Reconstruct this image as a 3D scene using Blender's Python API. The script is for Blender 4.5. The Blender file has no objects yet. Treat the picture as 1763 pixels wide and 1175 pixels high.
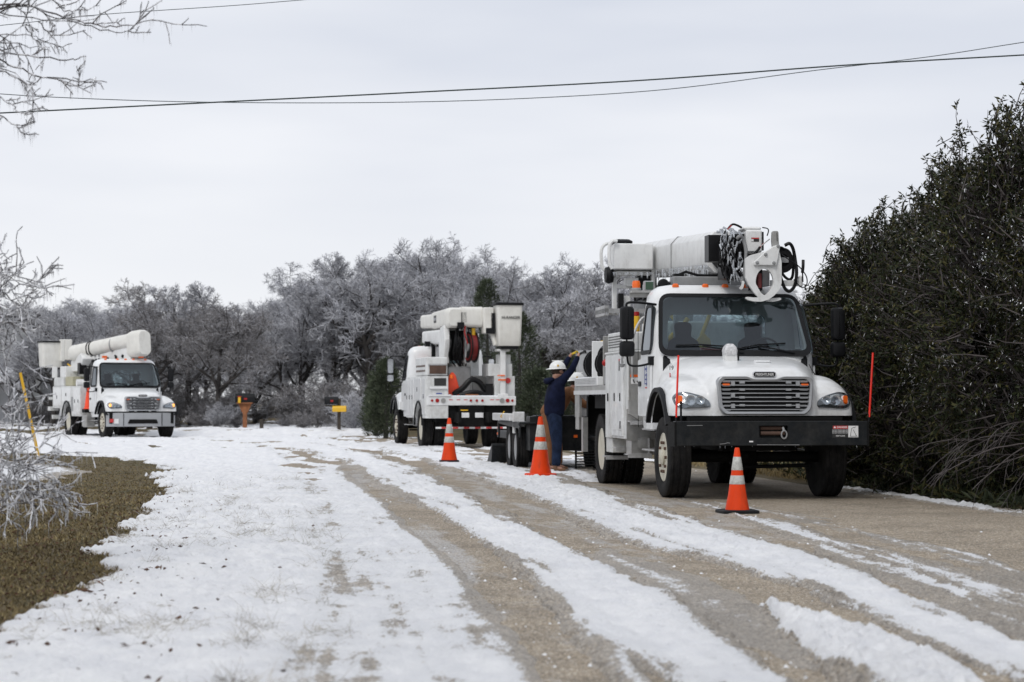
import bpy, bmesh, math, random
import numpy as np
from mathutils import Vector, Matrix
random.seed(7); rng = np.random.default_rng(11)
R = math.radians
scn = bpy.context.scene
COL = scn.collection
# ------------------------------------------------------------------ camera
H = 1.27; F = 3600.0; PITCH = math.atan(102.5 / F)
cd = bpy.data.cameras.new('camera'); cam = bpy.data.objects.new('camera', cd); COL.objects.link(cam)
cam.location = (0, 0, H); cam.rotation_euler = (R(90) + PITCH, 0, 0)
cd.sensor_width = 36; cd.lens = 36 * F / 1763.0; cd.clip_start = .1; cd.clip_end = 3000
cd.dof.use_dof = True; cd.dof.focus_distance = 27.0; cd.dof.aperture_fstop = 3.2
scn.camera = cam
# ------------------------------------------------------------------ sky and sun (overcast)
SUN_EL, SUN_AZ = 48, 205     # azimuth measured clockwise from +Y
w = bpy.data.worlds.new('World'); scn.world = w; w.use_nodes = True
nt = w.node_tree; nt.nodes.clear(); N = nt.nodes.new; L = nt.links.new
out = N('ShaderNodeOutputWorld'); sky = N('ShaderNodeTexSky'); sky.sky_type = 'NISHITA'; sky.sun_disc = False
sky.sun_elevation = R(SUN_EL); sky.sun_rotation = R(SUN_AZ)
b1 = N('ShaderNodeBackground'); b1.inputs[1].default_value = .06; L(sky.outputs[0], b1.inputs[0])
tc = N('ShaderNodeTexCoord'); mp = N('ShaderNodeMapping'); mp.inputs['Scale'].default_value = (1.2, 1.2, 5.5)
L(tc.outputs['Generated'], mp.inputs[0])
nz = N('ShaderNodeTexNoise'); nz.inputs['Scale'].default_value = 2.3; nz.inputs['Detail'].default_value = 4; nz.inputs['Roughness'].default_value = .45
L(mp.outputs[0], nz.inputs['Vector'])
cr = N('ShaderNodeValToRGB'); L(nz.outputs[0], cr.inputs[0])
cr.color_ramp.elements[0].position = .33; cr.color_ramp.elements[0].color = (.70, .74, .83, 1)
cr.color_ramp.elements[1].position = .62; cr.color_ramp.elements[1].color = (.90, .92, .97, 1)
sx = N('ShaderNodeSeparateXYZ'); L(tc.outputs['Generated'], sx.inputs[0])
hr = N('ShaderNodeMapRange'); hr.inputs['From Min'].default_value = .02; hr.inputs['From Max'].default_value = .13
hr.inputs['To Min'].default_value = 1; hr.inputs['To Max'].default_value = 0; hr.interpolation_type = 'SMOOTHSTEP'; L(sx.outputs[2], hr.inputs[0])
mh = N('ShaderNodeMix'); mh.data_type = 'RGBA'; mh.inputs[7].default_value = (.93, .945, .975, 1)
L(hr.outputs[0], mh.inputs[0]); L(cr.outputs[0], mh.inputs[6])
b2 = N('ShaderNodeBackground'); b2.inputs[1].default_value = 1.0; L(mh.outputs[2], b2.inputs[0])
mx = N('ShaderNodeMixShader'); mx.inputs[0].default_value = .97; L(b1.outputs[0], mx.inputs[1]); L(b2.outputs[0], mx.inputs[2]); L(mx.outputs[0], out.inputs[0])
sl = bpy.data.lights.new('sun', 'SUN'); sl.energy = 1.4; sl.angle = R(20); sl.color = (1, .97, .92)
so = bpy.data.objects.new('sun', sl); COL.objects.link(so)
sd = Vector((math.sin(R(SUN_AZ)) * math.cos(R(SUN_EL)), math.cos(R(SUN_AZ)) * math.cos(R(SUN_EL)), math.sin(R(SUN_EL))))
so.rotation_euler = sd.to_track_quat('Z', 'Y').to_euler()
vs = scn.view_settings; vs.view_transform = 'Standard'; vs.look = 'None'; vs.exposure = 0; vs.gamma = 1
scn.cycles.use_denoising = True; scn.cycles.max_bounces = 6; scn.cycles.transparent_max_bounces = 12
scn.cycles.sample_clamp_indirect = 4

# ------------------------------------------------------------------ materials
MATS = {}
def M(name, col, rough=.5, metal=0.0, var=.12, vs_=3.0, dirt=0.0, dirtcol=(.12, .10, .08), bump=0.0, bs=40.0, spec=.5, coat=0.0):
    """principled paint / rubber / metal with some blotchy colour variation and optional grime"""
    if name in MATS: return MATS[name]
    m = bpy.data.materials.new(name); m.use_nodes = True; nt = m.node_tree; N = nt.nodes.new; L = nt.links.new
    p = nt.nodes['Principled BSDF']; p.inputs['Roughness'].default_value = rough; p.inputs['Metallic'].default_value = metal
    p.inputs['Specular IOR Level'].default_value = spec; p.inputs['Coat Weight'].default_value = coat
    tc = N('ShaderNodeTexCoord')
    n = N('ShaderNodeTexNoise'); n.inputs['Scale'].default_value = vs_; n.inputs['Detail'].default_value = 6; n.inputs['Roughness'].default_value = .65
    L(tc.outputs['Object'], n.inputs['Vector'])
    mr = N('ShaderNodeMapRange'); mr.inputs['From Min'].default_value = .35; mr.inputs['From Max'].default_value = .65; L(n.outputs[0], mr.inputs[0])
    mx = N('ShaderNodeMix'); mx.data_type = 'RGBA'
    mx.inputs[6].default_value = (*[c * (1 - var) for c in col], 1); mx.inputs[7].default_value = (*[min(1, c * (1 + var * .5)) for c in col], 1)
    L(mr.outputs[0], mx.inputs[0]); last = mx.outputs[2]
    if dirt > 0:
        n2 = N('ShaderNodeTexNoise'); n2.inputs['Scale'].default_value = 7; n2.inputs['Detail'].default_value = 9; n2.inputs['Roughness'].default_value = .72
        mpn = N('ShaderNodeMapping'); mpn.inputs['Scale'].default_value = (1, 1, .35); L(tc.outputs['Object'], mpn.inputs[0]); L(mpn.outputs[0], n2.inputs['Vector'])
        r2 = N('ShaderNodeMapRange'); r2.inputs['From Min'].default_value = .5; r2.inputs['From Max'].default_value = .72; r2.inputs['To Max'].default_value = dirt; L(n2.outputs[0], r2.inputs[0])
        m2 = N('ShaderNodeMix'); m2.data_type = 'RGBA'; m2.inputs[7].default_value = (*dirtcol, 1); L(last, m2.inputs[6]); L(r2.outputs[0], m2.inputs[0]); last = m2.outputs[2]
    if name in ('truck_white', 'body_white', 'black_steel', 'rubber', 'silver_plastic'):
        sz_ = N('ShaderNodeSeparateXYZ'); L(tc.outputs['Object'], sz_.inputs[0]); r4 = N('ShaderNodeMapRange'); L(sz_.outputs[2], r4.inputs[0]); r4.inputs[1].default_value = 1.75; r4.inputs[2].default_value = .75; r4.inputs[3].default_value = 0 if name != 'rubber' else .5; r4.inputs[4].default_value = 1
        n4 = N('ShaderNodeTexNoise'); n4.inputs['Scale'].default_value = 5; n4.inputs['Detail'].default_value = 10; n4.inputs['Roughness'].default_value = .8; L(tc.outputs['Object'], n4.inputs['Vector']); r5 = N('ShaderNodeMapRange'); L(n4.outputs[0], r5.inputs[0]); r5.inputs[1].default_value = .42; r5.inputs[2].default_value = .66; r5.inputs[4].default_value = .62 if 'white' in name else .07
        m4 = N('ShaderNodeMath'); m4.operation = 'MULTIPLY'; L(r4.outputs[0], m4.inputs[0]); L(r5.outputs[0], m4.inputs[1]); m5 = N('ShaderNodeMix'); m5.data_type = 'RGBA'; m5.inputs[7].default_value = (.27, .245, .21, 1); L(m4.outputs[0], m5.inputs[0]); L(last, m5.inputs[6]); last = m5.outputs[2]
    L(last, p.inputs['Base Color'])
    if bump > 0:
        n3 = N('ShaderNodeTexNoise'); n3.inputs['Scale'].default_value = bs; n3.inputs['Detail'].default_value = 4; L(tc.outputs['Object'], n3.inputs['Vector'])
        bp = N('ShaderNodeBump'); bp.inputs['Strength'].default_value = bump; bp.inputs['Distance'].default_value = .01; L(n3.outputs[0], bp.inputs['Height']); L(bp.outputs[0], p.inputs['Normal'])
    MATS[name] = m; return m
def emis(name, col, s, base=None):
    m = M(name, base or col, .3); p = m.node_tree.nodes['Principled BSDF']
    p.inputs['Emission Color'].default_value = (*col, 1); p.inputs['Emission Strength'].default_value = s; return m
def glass(name, tint, f0=.12, rough=.02):
    m = bpy.data.materials.new(name); m.use_nodes = True; nt = m.node_tree; nt.nodes.clear(); N = nt.nodes.new; L = nt.links.new
    o = N('ShaderNodeOutputMaterial'); t = N('ShaderNodeBsdfTransparent'); t.inputs[0].default_value = (*tint, 1)
    g = N('ShaderNodeBsdfGlossy'); g.inputs['Roughness'].default_value = rough; g.inputs[0].default_value = (.9, .95, 1, 1)
    fr = N('ShaderNodeFresnel'); fr.inputs[0].default_value = 1.5
    mr = N('ShaderNodeMath'); mr.operation = 'MAXIMUM'; mr.inputs[1].default_value = f0; L(fr.outputs[0], mr.inputs[0])
    mx = N('ShaderNodeMixShader'); L(mr.outputs[0], mx.inputs[0]); L(t.outputs[0], mx.inputs[1]); L(g.outputs[0], mx.inputs[2]); L(mx.outputs[0], o.inputs[0])
    MATS[name] = m; return m
white = M('truck_white', (.74, .75, .755), .32, var=.05, dirt=.16, dirtcol=(.32, .29, .25), coat=.3)
body_white = M('body_white', (.63, .64, .635), .5, var=.13, dirt=.55, dirtcol=(.22, .20, .17))
boom_white = M('boom_white', (.72, .725, .72), .42, var=.10, dirt=.40, dirtcol=(.24, .22, .20))
frp = M('fibreglass_white', (.70, .69, .65), .5, var=.08, dirt=.25, dirtcol=(.35, .30, .22))
steel = M('stainless', (.42, .415, .40), .38, .75, var=.25, dirt=.4)
alu = M('aluminium', (.45, .45, .45), .45, .5, var=.2, dirt=.4, bump=.5)
galv = M('grey_paint', (.27, .275, .28), .6, var=.2, dirt=.4)
silver = M('silver_plastic', (.36, .37, .385), .4, .35, var=.08)
black = M('black_plastic', (.009, .0095, .011), .55, spec=.18, var=.2)
bsteel = M('black_steel', (.008, .010, .012), .45, spec=.18, var=.35, dirt=.25, dirtcol=(.045, .045, .045), bump=.3, bs=20)
under = M('under_black', (.007, .007, .007), .8, spec=.18, var=.4, bump=.5)
rubber = M('rubber', (.013, .013, .014), .82, spec=.15, var=.35, dirt=.35, dirtcol=(.035, .032, .028), bump=.6, bs=60)
cream = M('wheel_cream', (.52, .49, .40), .5, var=.12, dirt=.6, dirtcol=(.16, .12, .08))
rust = M('rust', (.09, .05, .035), .8, var=.4)
amber = emis('amber_lens', (1, .20, .01), .05, (.78, .13, .015))
amber_on = emis('amber_lit', (1, .42, .08), 1.3)
redlens = M('red_lens', (.32, .012, .012), .25, var=.05)
cone_or = M('cone_orange', (.68, .050, .006), .5, spec=.18, var=.1, dirt=.5, dirtcol=(.16, .045, .02))
flag_or = M('vest_orange', (.85, .07, .02), .6, var=.15)
reflect = M('cone_reflective', (.50, .50, .47), .4, .1, var=.25, vs_=30, dirt=.5, dirtcol=(.2, .19, .16))
rodred = M('rod_red', (.78, .03, .015), .35, var=.05)
redp = M('red_paint', (.5, .03, .03), .5)
yellow = M('yellow_paint', (.72, .42, .02), .5, var=.1)
lampglass = M('lamp_glass', (.55, .57, .60), .08, .55, var=.25, vs_=14)
lampdark = M('lamp_dark', (.20, .205, .215), .12, .6, var=.5, vs_=22)
chrome = M('chrome', (.7, .7, .72), .12, 1.0, var=.1)
lead = M('grille_dark', (.01, .01, .011), .6, spec=.18)
hose = M('hose_black', (.012, .012, .013), .35, spec=.18, var=.3)
seatm = M('seat_dark', (.015, .016, .018), .8, spec=.18)
ink = M('ink_black', (.02, .02, .02), .5); inkw = M('ink_white', (.75, .75, .75), .5); blue = M('ink_blue', (.03, .06, .28), .4); plate_or = M('plate_orange', (.75, .33, .03), .5)
wood = M('post_wood', (.27, .105, .042), .8, var=.3, bump=.5)
darkwood = M('weathered_wood', (.06, .05, .04), .9, var=.3, bump=.5)
glassm = glass('window_glass', (.50, .58, .60), .065); glassd = glass('side_glass', (.10, .12, .13), .06); glassc = glass('lens_glass', (.85, .88, .9), .08); glassr = glass('rear_glass', (.75, .82, .84), .04)
ice = M('ice', (.72, .75, .79), .12, 0, var=.12, vs_=8); ice.node_tree.nodes['Principled BSDF'].inputs['Transmission Weight'].default_value = .45
def leafy(name, c1, c2, c3, rough=.55, trans=0.0, sc=2.0):
    m = bpy.data.materials.new(name); m.use_nodes = True; nt = m.node_tree; N = nt.nodes.new; L = nt.links.new; p = nt.nodes['Principled BSDF']
    g = N('ShaderNodeNewGeometry'); r = N('ShaderNodeValToRGB'); L(g.outputs['Random Per Island'], r.inputs[0])
    r.color_ramp.elements[0].color = (*c1, 1); r.color_ramp.elements[1].color = (*c3, 1); e = r.color_ramp.elements.new(.6); e.color = (*c2, 1)
    tc = N('ShaderNodeTexCoord'); n = N('ShaderNodeTexNoise'); n.inputs['Scale'].default_value = sc; n.inputs['Detail'].default_value = 5; L(tc.outputs['Object'], n.inputs['Vector'])
    mr = N('ShaderNodeMapRange'); mr.inputs['From Min'].default_value = .3; mr.inputs['From Max'].default_value = .7; mr.inputs['To Min'].default_value = .55; mr.inputs['To Max'].default_value = 1.25; L(n.outputs[0], mr.inputs[0])
    mu = N('ShaderNodeVectorMath'); mu.operation = 'SCALE'; L(r.outputs[0], mu.inputs[0]); L(mr.outputs[0], mu.inputs['Scale']); L(mu.outputs[0], p.inputs['Base Color'])
    p.inputs['Roughness'].default_value = rough; MATS[name] = m; return m
bark = M('bark', (.045, .040, .038), .9, var=.4, vs_=6, bump=.8)
frost = leafy('frosted_twig', (.235, .235, .25), (.42, .425, .455), (.70, .71, .76), .7, sc=.35)
frost_brown = leafy('brown_twig', (.12, .112, .11), (.23, .222, .225), (.50, .50, .53), .85, sc=.5)
iced = leafy('iced_twig', (.42, .42, .44), (.66, .66, .69), (.88, .89, .91), .3, sc=5)
twigdark = leafy('dark_twig', (.028, .021, .020), (.050, .040, .039), (.085, .070, .068), .5, sc=6)
leafm = leafy('evergreen_leaf', (.008, .013, .005), (.026, .033, .011), (.075, .066, .022), .6, sc=1.2)
leafm.node_tree.nodes['Principled BSDF'].inputs['Specular IOR Level'].default_value = .22
cedar = leafy('cedar_needles', (.022, .034, .016), (.045, .062, .028), (.10, .115, .075), .7, sc=1.5)
grassm = leafy('dead_grass', (.085, .062, .028), (.165, .125, .055), (.27, .22, .11), .9, sc=.7)
strawm = leafy('frosted_grass', (.30, .27, .22), (.42, .40, .36), (.62, .62, .62), .7, sc=3)
leaflit = leafy('fallen_leaf', (.05, .022, .012), (.09, .042, .022), (.14, .075, .04), .8, sc=3)

# ------------------------------------------------------------------ object helpers
def tag(o, label=None, cat=None, group=None, kind=None):
    if label: o['label'] = label
    if cat: o['category'] = cat
    if group: o['group'] = group
    if kind: o['kind'] = kind
    return o
def link(name, me, m, parent=None, loc=None):
    o = bpy.data.objects.new(name, me); COL.objects.link(o)
    if m is not None and (len(me.materials) == 0): me.materials.append(m)
    elif m is not None: 
        if me.materials[0] != m:
            o.data = me.copy(); o.data.materials.clear(); o.data.materials.append(m)
    if parent: o.parent = parent
    if loc is not None: o.location = loc
    return o
def empty(name, loc, rz=0, **k):
    o = bpy.data.objects.new(name, None); COL.objects.link(o); o.location = loc; o.rotation_euler = (0, 0, rz); o.empty_display_size = .2
    tag(o, **k); return o
def copy_tree(o, parent=None):
    c = o.copy(); COL.objects.link(c); c.parent = parent
    for ch in list(o.children): copy_tree(ch, c)
    return c
class MB:
    def __init__(s): s.v = []; s.f = []
    def add(s, v, f):
        n = len(s.v); s.v += [tuple(p) for p in v]; s.f += [tuple(i + n for i in q) for q in f]; return s
    def box(s, c, d, rot=None, taper=None):
        hx, hy, hz = d[0] / 2, d[1] / 2, d[2] / 2
        P = [Vector((x * hx, y * hy, z * hz)) for z in (-1, 1) for y in (-1, 1) for x in (-1, 1)]
        if taper:
            for i in range(4, 8): P[i].x *= taper[0]; P[i].y *= taper[1]
        if rot is not None:
            Rm = rot if isinstance(rot, Matrix) else Matrix.Rotation(rot, 3, 'Z'); P = [Rm @ p for p in P]
        c = Vector(c)
        return s.add([p + c for p in P], [(0, 2, 3, 1), (4, 5, 7, 6), (0, 1, 5, 4), (2, 6, 7, 3), (0, 4, 6, 2), (1, 3, 7, 5)])
    def bb(s, x0, x1, y0, y1, z0, z1): return s.box(((x0 + x1) / 2, (y0 + y1) / 2, (z0 + z1) / 2), (abs(x1 - x0), abs(y1 - y0), abs(z1 - z0)))
    def tube(s, pts, r, n=8, caps=True):
        pts = [Vector(p) for p in pts]; k = len(pts); rr = r if isinstance(r, (list, tuple)) else [r] * k
        rings = []; up = None
        for i, p in enumerate(pts):
            t = (pts[min(i + 1, k - 1)] - pts[max(i - 1, 0)])
            if t.length < 1e-9: t = Vector((0, 0, 1))
            t.normalize()
            if up is None:
                a = Vector((0, 0, 1)) if abs(t.z) < .9 else Vector((1, 0, 0)); up = (a - t * a.dot(t)).normalized()
            else:
                up = up - t * up.dot(t)
                up = up.normalized() if up.length > 1e-6 else t.orthogonal().normalized()
            q = t.cross(up)
            rings.append([p + (up * math.cos(2 * math.pi * j / n) + q * math.sin(2 * math.pi * j / n)) * rr[i] for j in range(n)])
        return s.loft(rings, caps)
    def cyl(s, a, b, r0, r1=None, n=20): return s.tube([a, b], [r0, r0 if r1 is None else r1], n)
    def loft(s, rings, caps=True, closed=True):
        n = len(rings[0]); V = [p for r in rings for p in r]; f = []
        for i in range(len(rings) - 1):
            for j in range(n if closed else n - 1):
                a = i * n + j; b = i * n + (j + 1) % n; f.append((a, b, b + n, a + n))
        if caps: f.append(tuple(range(n))[::-1]); f.append(tuple((len(rings) - 1) * n + j for j in range(n)))
        return s.add(V, f)
    def prism(s, out, ax, lo, hi):
        """extrude a 2-D outline along axis ax ('x','y','z'); outline is in the two other axes in order"""
        def P(a, b, c): return {'x': (c, a, b), 'y': (a, c, b), 'z': (a, b, c)}[ax]
        return s.loft([[P(a, b, lo) for a, b in out], [P(a, b, hi) for a, b in out]])
    def lathe(s, prof, c=(0, 0, 0), ax='z', n=32):
        rings = []
        for r, h in prof:
            ring = []
            for j in range(n):
                a = 2 * math.pi * j / n; u, v = r * math.cos(a), r * math.sin(a)
                p = {'x': (h, u, v), 'y': (u, h, v), 'z': (u, v, h)}[ax]; ring.append((p[0] + c[0], p[1] + c[1], p[2] + c[2]))
            rings.append(ring)
        return s.loft(rings)
    def mesh(s, name, bevel=0, ang=32, seg=1, tri=False):
        me = bpy.data.meshes.new(name); bm = bmesh.new()
        vs = [bm.verts.new(v) for v in s.v]
        for q in s.f:
            try: bm.faces.new([vs[i] for i in q])
            except ValueError: pass
        bmesh.ops.recalc_face_normals(bm, faces=bm.faces)
        if bevel > 0:
            ed = [e for e in bm.edges if len(e.link_faces) == 2 and e.calc_face_angle(0) > R(35)]
            bmesh.ops.bevel(bm, geom=ed, offset=bevel, segments=seg, affect='EDGES', profile=.5, clamp_overlap=True)
        bm.to_mesh(me); bm.free(); finish_smooth(me, ang); return me
    def obj(s, name, m, parent=None, bevel=0, ang=32, loc=None, seg=1): return link(name, s.mesh(name, bevel, ang, seg), m, parent, loc)
def finish_smooth(me, ang=32):
    if len(me.polygons):
        me.polygons.foreach_set('use_smooth', [True] * len(me.polygons)); me.set_sharp_from_angle(angle=R(ang))
def eval_mesh(me, mods, name):
    """apply a list of (type, dict) modifiers to a mesh and return the new mesh"""
    o = bpy.data.objects.new('tmp', me); COL.objects.link(o)
    for t, kw in mods:
        md = o.modifiers.new(t, t)
        for k, v in kw.items(): setattr(md, k, v)
    dg = bpy.context.evaluated_depsgraph_get(); dg.update()
    r = bpy.data.meshes.new_from_object(o.evaluated_get(dg)); r.name = name
    COL.objects.unlink(o); bpy.data.objects.remove(o); return r
def cut(me, cutters, name):
    """boolean difference of a mesh with cutter meshes"""
    tmp = []; mods = []
    for c in cutters:
        co = bpy.data.objects.new('tmpcut', c); COL.objects.link(co); tmp.append(co); mods.append(('BOOLEAN', dict(operation='DIFFERENCE', object=co, solver='EXACT')))
    r = eval_mesh(me, mods, name)
    for co in tmp: bpy.data.objects.remove(co)
    finish_smooth(r, 30); return r
def rrect(w, h, r, cx=0, cy=0, n=5):
    """rounded rectangle outline, half sizes w,h"""
    o = []
    for sx_, sy_, a0 in ((1, 1, 0), (-1, 1, 90), (-1, -1, 180), (1, -1, 270)):
        for i in range(n + 1):
            a = R(a0 + 90 * i / n); o.append((cx + sx_ * (w - r) + r * math.cos(a), cy + sy_ * (h - r) + r * math.sin(a)))
    return o
def roundpoly(pts, r, n=4):
    o = []; k = len(pts)
    for i in range(k):
        a, b, c = Vector(pts[i - 1]), Vector(pts[i]), Vector(pts[(i + 1) % k]); u = (a - b); v = (c - b); l = min(r, u.length * .45, v.length * .45)
        p0 = b + u.normalized() * l; p2 = b + v.normalized() * l
        for j in range(n + 1):
            t = j / n; q = p0 * (1 - t) ** 2 + b * 2 * t * (1 - t) + p2 * t * t; o.append((q.x, q.y))
    return o
def smooth_path(pts, k=6):
    """Catmull-Rom"""
    P = [Vector(p) for p in pts]; P = [P[0] * 2 - P[1]] + P + [P[-1] * 2 - P[-2]]; o = []
    for i in range(1, len(P) - 2):
        for j in range(k):
            t = j / k; a, b, c, d = P[i - 1:i + 3]
            o.append(.5 * ((2 * b) + (c - a) * t + (2 * a - 5 * b + 4 * c - d) * t * t + (3 * b - a - 3 * c + d) * t ** 3))
    o.append(P[-2]); return o
FONTC = {}
def text(s, size, m, parent, loc, rot, depth=.002, sx=1.0, name='lettering', shear=0.0):
    cu = bpy.data.curves.new(name, 'FONT'); cu.body = s; cu.size = size; cu.extrude = depth; cu.align_x = 'CENTER'; cu.align_y = 'CENTER'; cu.offset = size * .012; cu.shear = shear
    t = bpy.data.objects.new('tmp', cu); COL.objects.link(t); dg = bpy.context.evaluated_depsgraph_get(); dg.update()
    me = bpy.data.meshes.new_from_object(t.evaluated_get(dg)); bpy.data.objects.remove(t)
    me.transform(Matrix.Diagonal((sx, 1, 1, 1)))
    me.materials.clear(); o = link(name, me, m, parent, loc); o.rotation_euler = rot; return o
FRONT = (R(90), 0, R(180)); REAR = (R(90), 0, 0); SIDER = (R(90), 0, R(90)); SIDEL = (R(90), 0, R(-90))
def mesh_np(name, V, Fq, m, parent=None, smooth=False):
    """fast mesh from numpy arrays; Fq (n,k)"""
    me = bpy.data.meshes.new(name); V = np.asarray(V, dtype=np.float32); Fq = np.asarray(Fq, dtype=np.int32); k = Fq.shape[1]
    me.vertices.add(len(V)); me.vertices.foreach_set('co', V.ravel()); me.loops.add(Fq.size); me.loops.foreach_set('vertex_index', Fq.ravel())
    me.polygons.add(len(Fq)); me.polygons.foreach_set('loop_start', np.arange(0, Fq.size, k, dtype=np.int32))
    me.polygons.foreach_set('use_smooth', np.full(len(Fq), smooth)); me.update(calc_edges=True)
    return me if m is None else link(name, me, m, parent)
def icicles(parent, pts, lmin, lmax, r=.007, name='icicle_fringe', m=None, stuff=True):
    V = []; Fc = []
    for i, p in enumerate(pts):
        l = random.uniform(lmin, lmax) * random.choice((.5, 1, 1)); rr = r * random.uniform(.6, 1.3); dx = random.uniform(-.05, .05) * l
        for j in range(4):
            a = math.pi / 2 * j; V.append((p[0] + rr * math.cos(a), p[1] + rr * math.sin(a), p[2] + .01))
        V.append((p[0] + dx, p[1], p[2] - l)); b = i * 5
        Fc += [(b + j, b + (j + 1) % 4, b + 4) for j in range(4)]
    o = mesh_np(name, V, Fc, m or ice, parent)
    if stuff: o['kind'] = 'stuff'
    return o

# ------------------------------------------------------------------ medium truck: shared front end (local: +y forward, +x its passenger side, origin under the front axle)
def sring(y, w, zb, zt, n=3.0, cx=0, k=28):
    P = []
    for j in range(k + 1):
        a = math.pi * j / k; c, s_ = math.cos(a), math.sin(a)
        P.append((cx + w * math.copysign(abs(c) ** (2 / n), c), y, zb + (zt - zb) * abs(s_) ** (2 / n)))
    return P
def make_hood():
    b = MB()
    b.loft([sring(*q) for q in ((-1.0, 1.06, 1.0, 1.84, 5), (-.72, 1.07, 1.0, 1.87, 5), (-.45, 1.05, 1.0, 1.86, 4.5), (-.1, .98, 1.0, 1.83, 4), (.25, .88, 1.0, 1.785, 4), (.5, .80, 1.0, 1.74, 4),
                                 (.66, .745, 1.0, 1.695, 4), (.74, .71, 1.0, 1.65, 4.2), (.78, .69, 1.03, 1.60, 4.5), (.80, .66, 1.06, 1.57, 5))])
    for sgn in (1, -1):
        b.loft([sring(y, w_, 1.06, zt, n, sgn * cx) for y, w_, zt, n, cx in ((.76, .30, 1.20, 2.6, .80), (.72, .36, 1.36, 2.6, .82), (.62, .385, 1.46, 2.6, .835), (.45, .40, 1.535, 2.7, .835), (.2, .40, 1.59, 2.8, .835),
                                                               (-.05, .40, 1.61, 2.9, .835), (-.35, .395, 1.59, 3, .835), (-.6, .37, 1.50, 3, .84), (-.82, .30, 1.42, 3, .85))])
        b.bb(sgn * .55, sgn * 1.215, -.86, -.62, .72, 1.3)
    me = eval_mesh(b.mesh('h'), [('REMESH', dict(mode='VOXEL', voxel_size=.02)), ('SMOOTH', dict(iterations=9, factor=.6))], 'h2')
    arch = []
    for sgn in (1, -1):
        c = MB(); ring = [(0 + .70 * math.cos(2 * math.pi * j / 48), .60 + .80 * math.sin(2 * math.pi * j / 48)) for j in range(48)]
        c.prism(ring, 'x', sgn * .62, sgn * 1.6); arch.append(c.mesh('c'))
    c = MB().bb(-2, 2, -2, 2, .5, 1.075).mesh('c2')
    return cut(me, arch + [c], 'hood')
def cab_ring(z, w_, yf, yb, k=40, n=5.5):
    P = []; cy = (yf + yb) / 2; h = (yf - yb) / 2
    for j in range(k):
        a = 2 * math.pi * (j + .5) / k; c, s_ = math.cos(a), math.sin(a)
        P.append((w_ * math.copysign(abs(c) ** (2 / n), c), cy + h * math.copysign(abs(s_) ** (2 / n), s_), z))
    return P
CABS = ((.88, 1.10, -.70, -1.93), (1.4, 1.14, -.70, -1.95), (1.85, 1.14, -.70, -1.95), (2.25, 1.10, -.925, -1.94), (2.6, 1.05, -1.12, -1.92), (2.72, 1.03, -1.20, -1.90), (2.80, .98, -1.27, -1.86), (2.85, .90, -1.36, -1.80), (2.875, .74, -1.48, -1.70))
def make_cab():
    o = MB().loft([cab_ring(*c) for c in CABS]).mesh('c')
    i = MB().loft([cab_ring(z + (.06 if k == 0 else -.05 if k > 5 else 0), w_ - .06, yf - .06, yb + .06) for k, (z, w_, yf, yb) in enumerate(CABS[:7])]).mesh('i')
    ws = MB().prism(roundpoly([(-1.0, 1.90), (1.0, 1.90), (.92, 2.69), (-.92, 2.69)], .14), 'y', -1.36, -.3).mesh('w')
    rw = MB().prism(roundpoly([(-.72, 1.98), (.72, 1.98), (.70, 2.48), (-.70, 2.48)], .10), 'y', -2.2, -1.7).mesh('r')
    sw = MB().prism(roundpoly([(-1.60, 1.93), (-.98, 1.93), (-.98, 2.05), (-1.20, 2.58), (-1.60, 2.58)], .09), 'x', -1.5, 1.5).mesh('s')
    return cut(o, [i, ws, rw, sw], 'cab')
CACHE = {}
def cached(k, f):
    if k not in CACHE: CACHE[k] = f()
    return CACHE[k]
def ws_pt(x, z, off): # point on the windshield plane
    d = .5625; n = math.hypot(1, d); y = -.70 - d * (z - 1.85)
    return (x, y + off / n, z + off * d / n)
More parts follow.
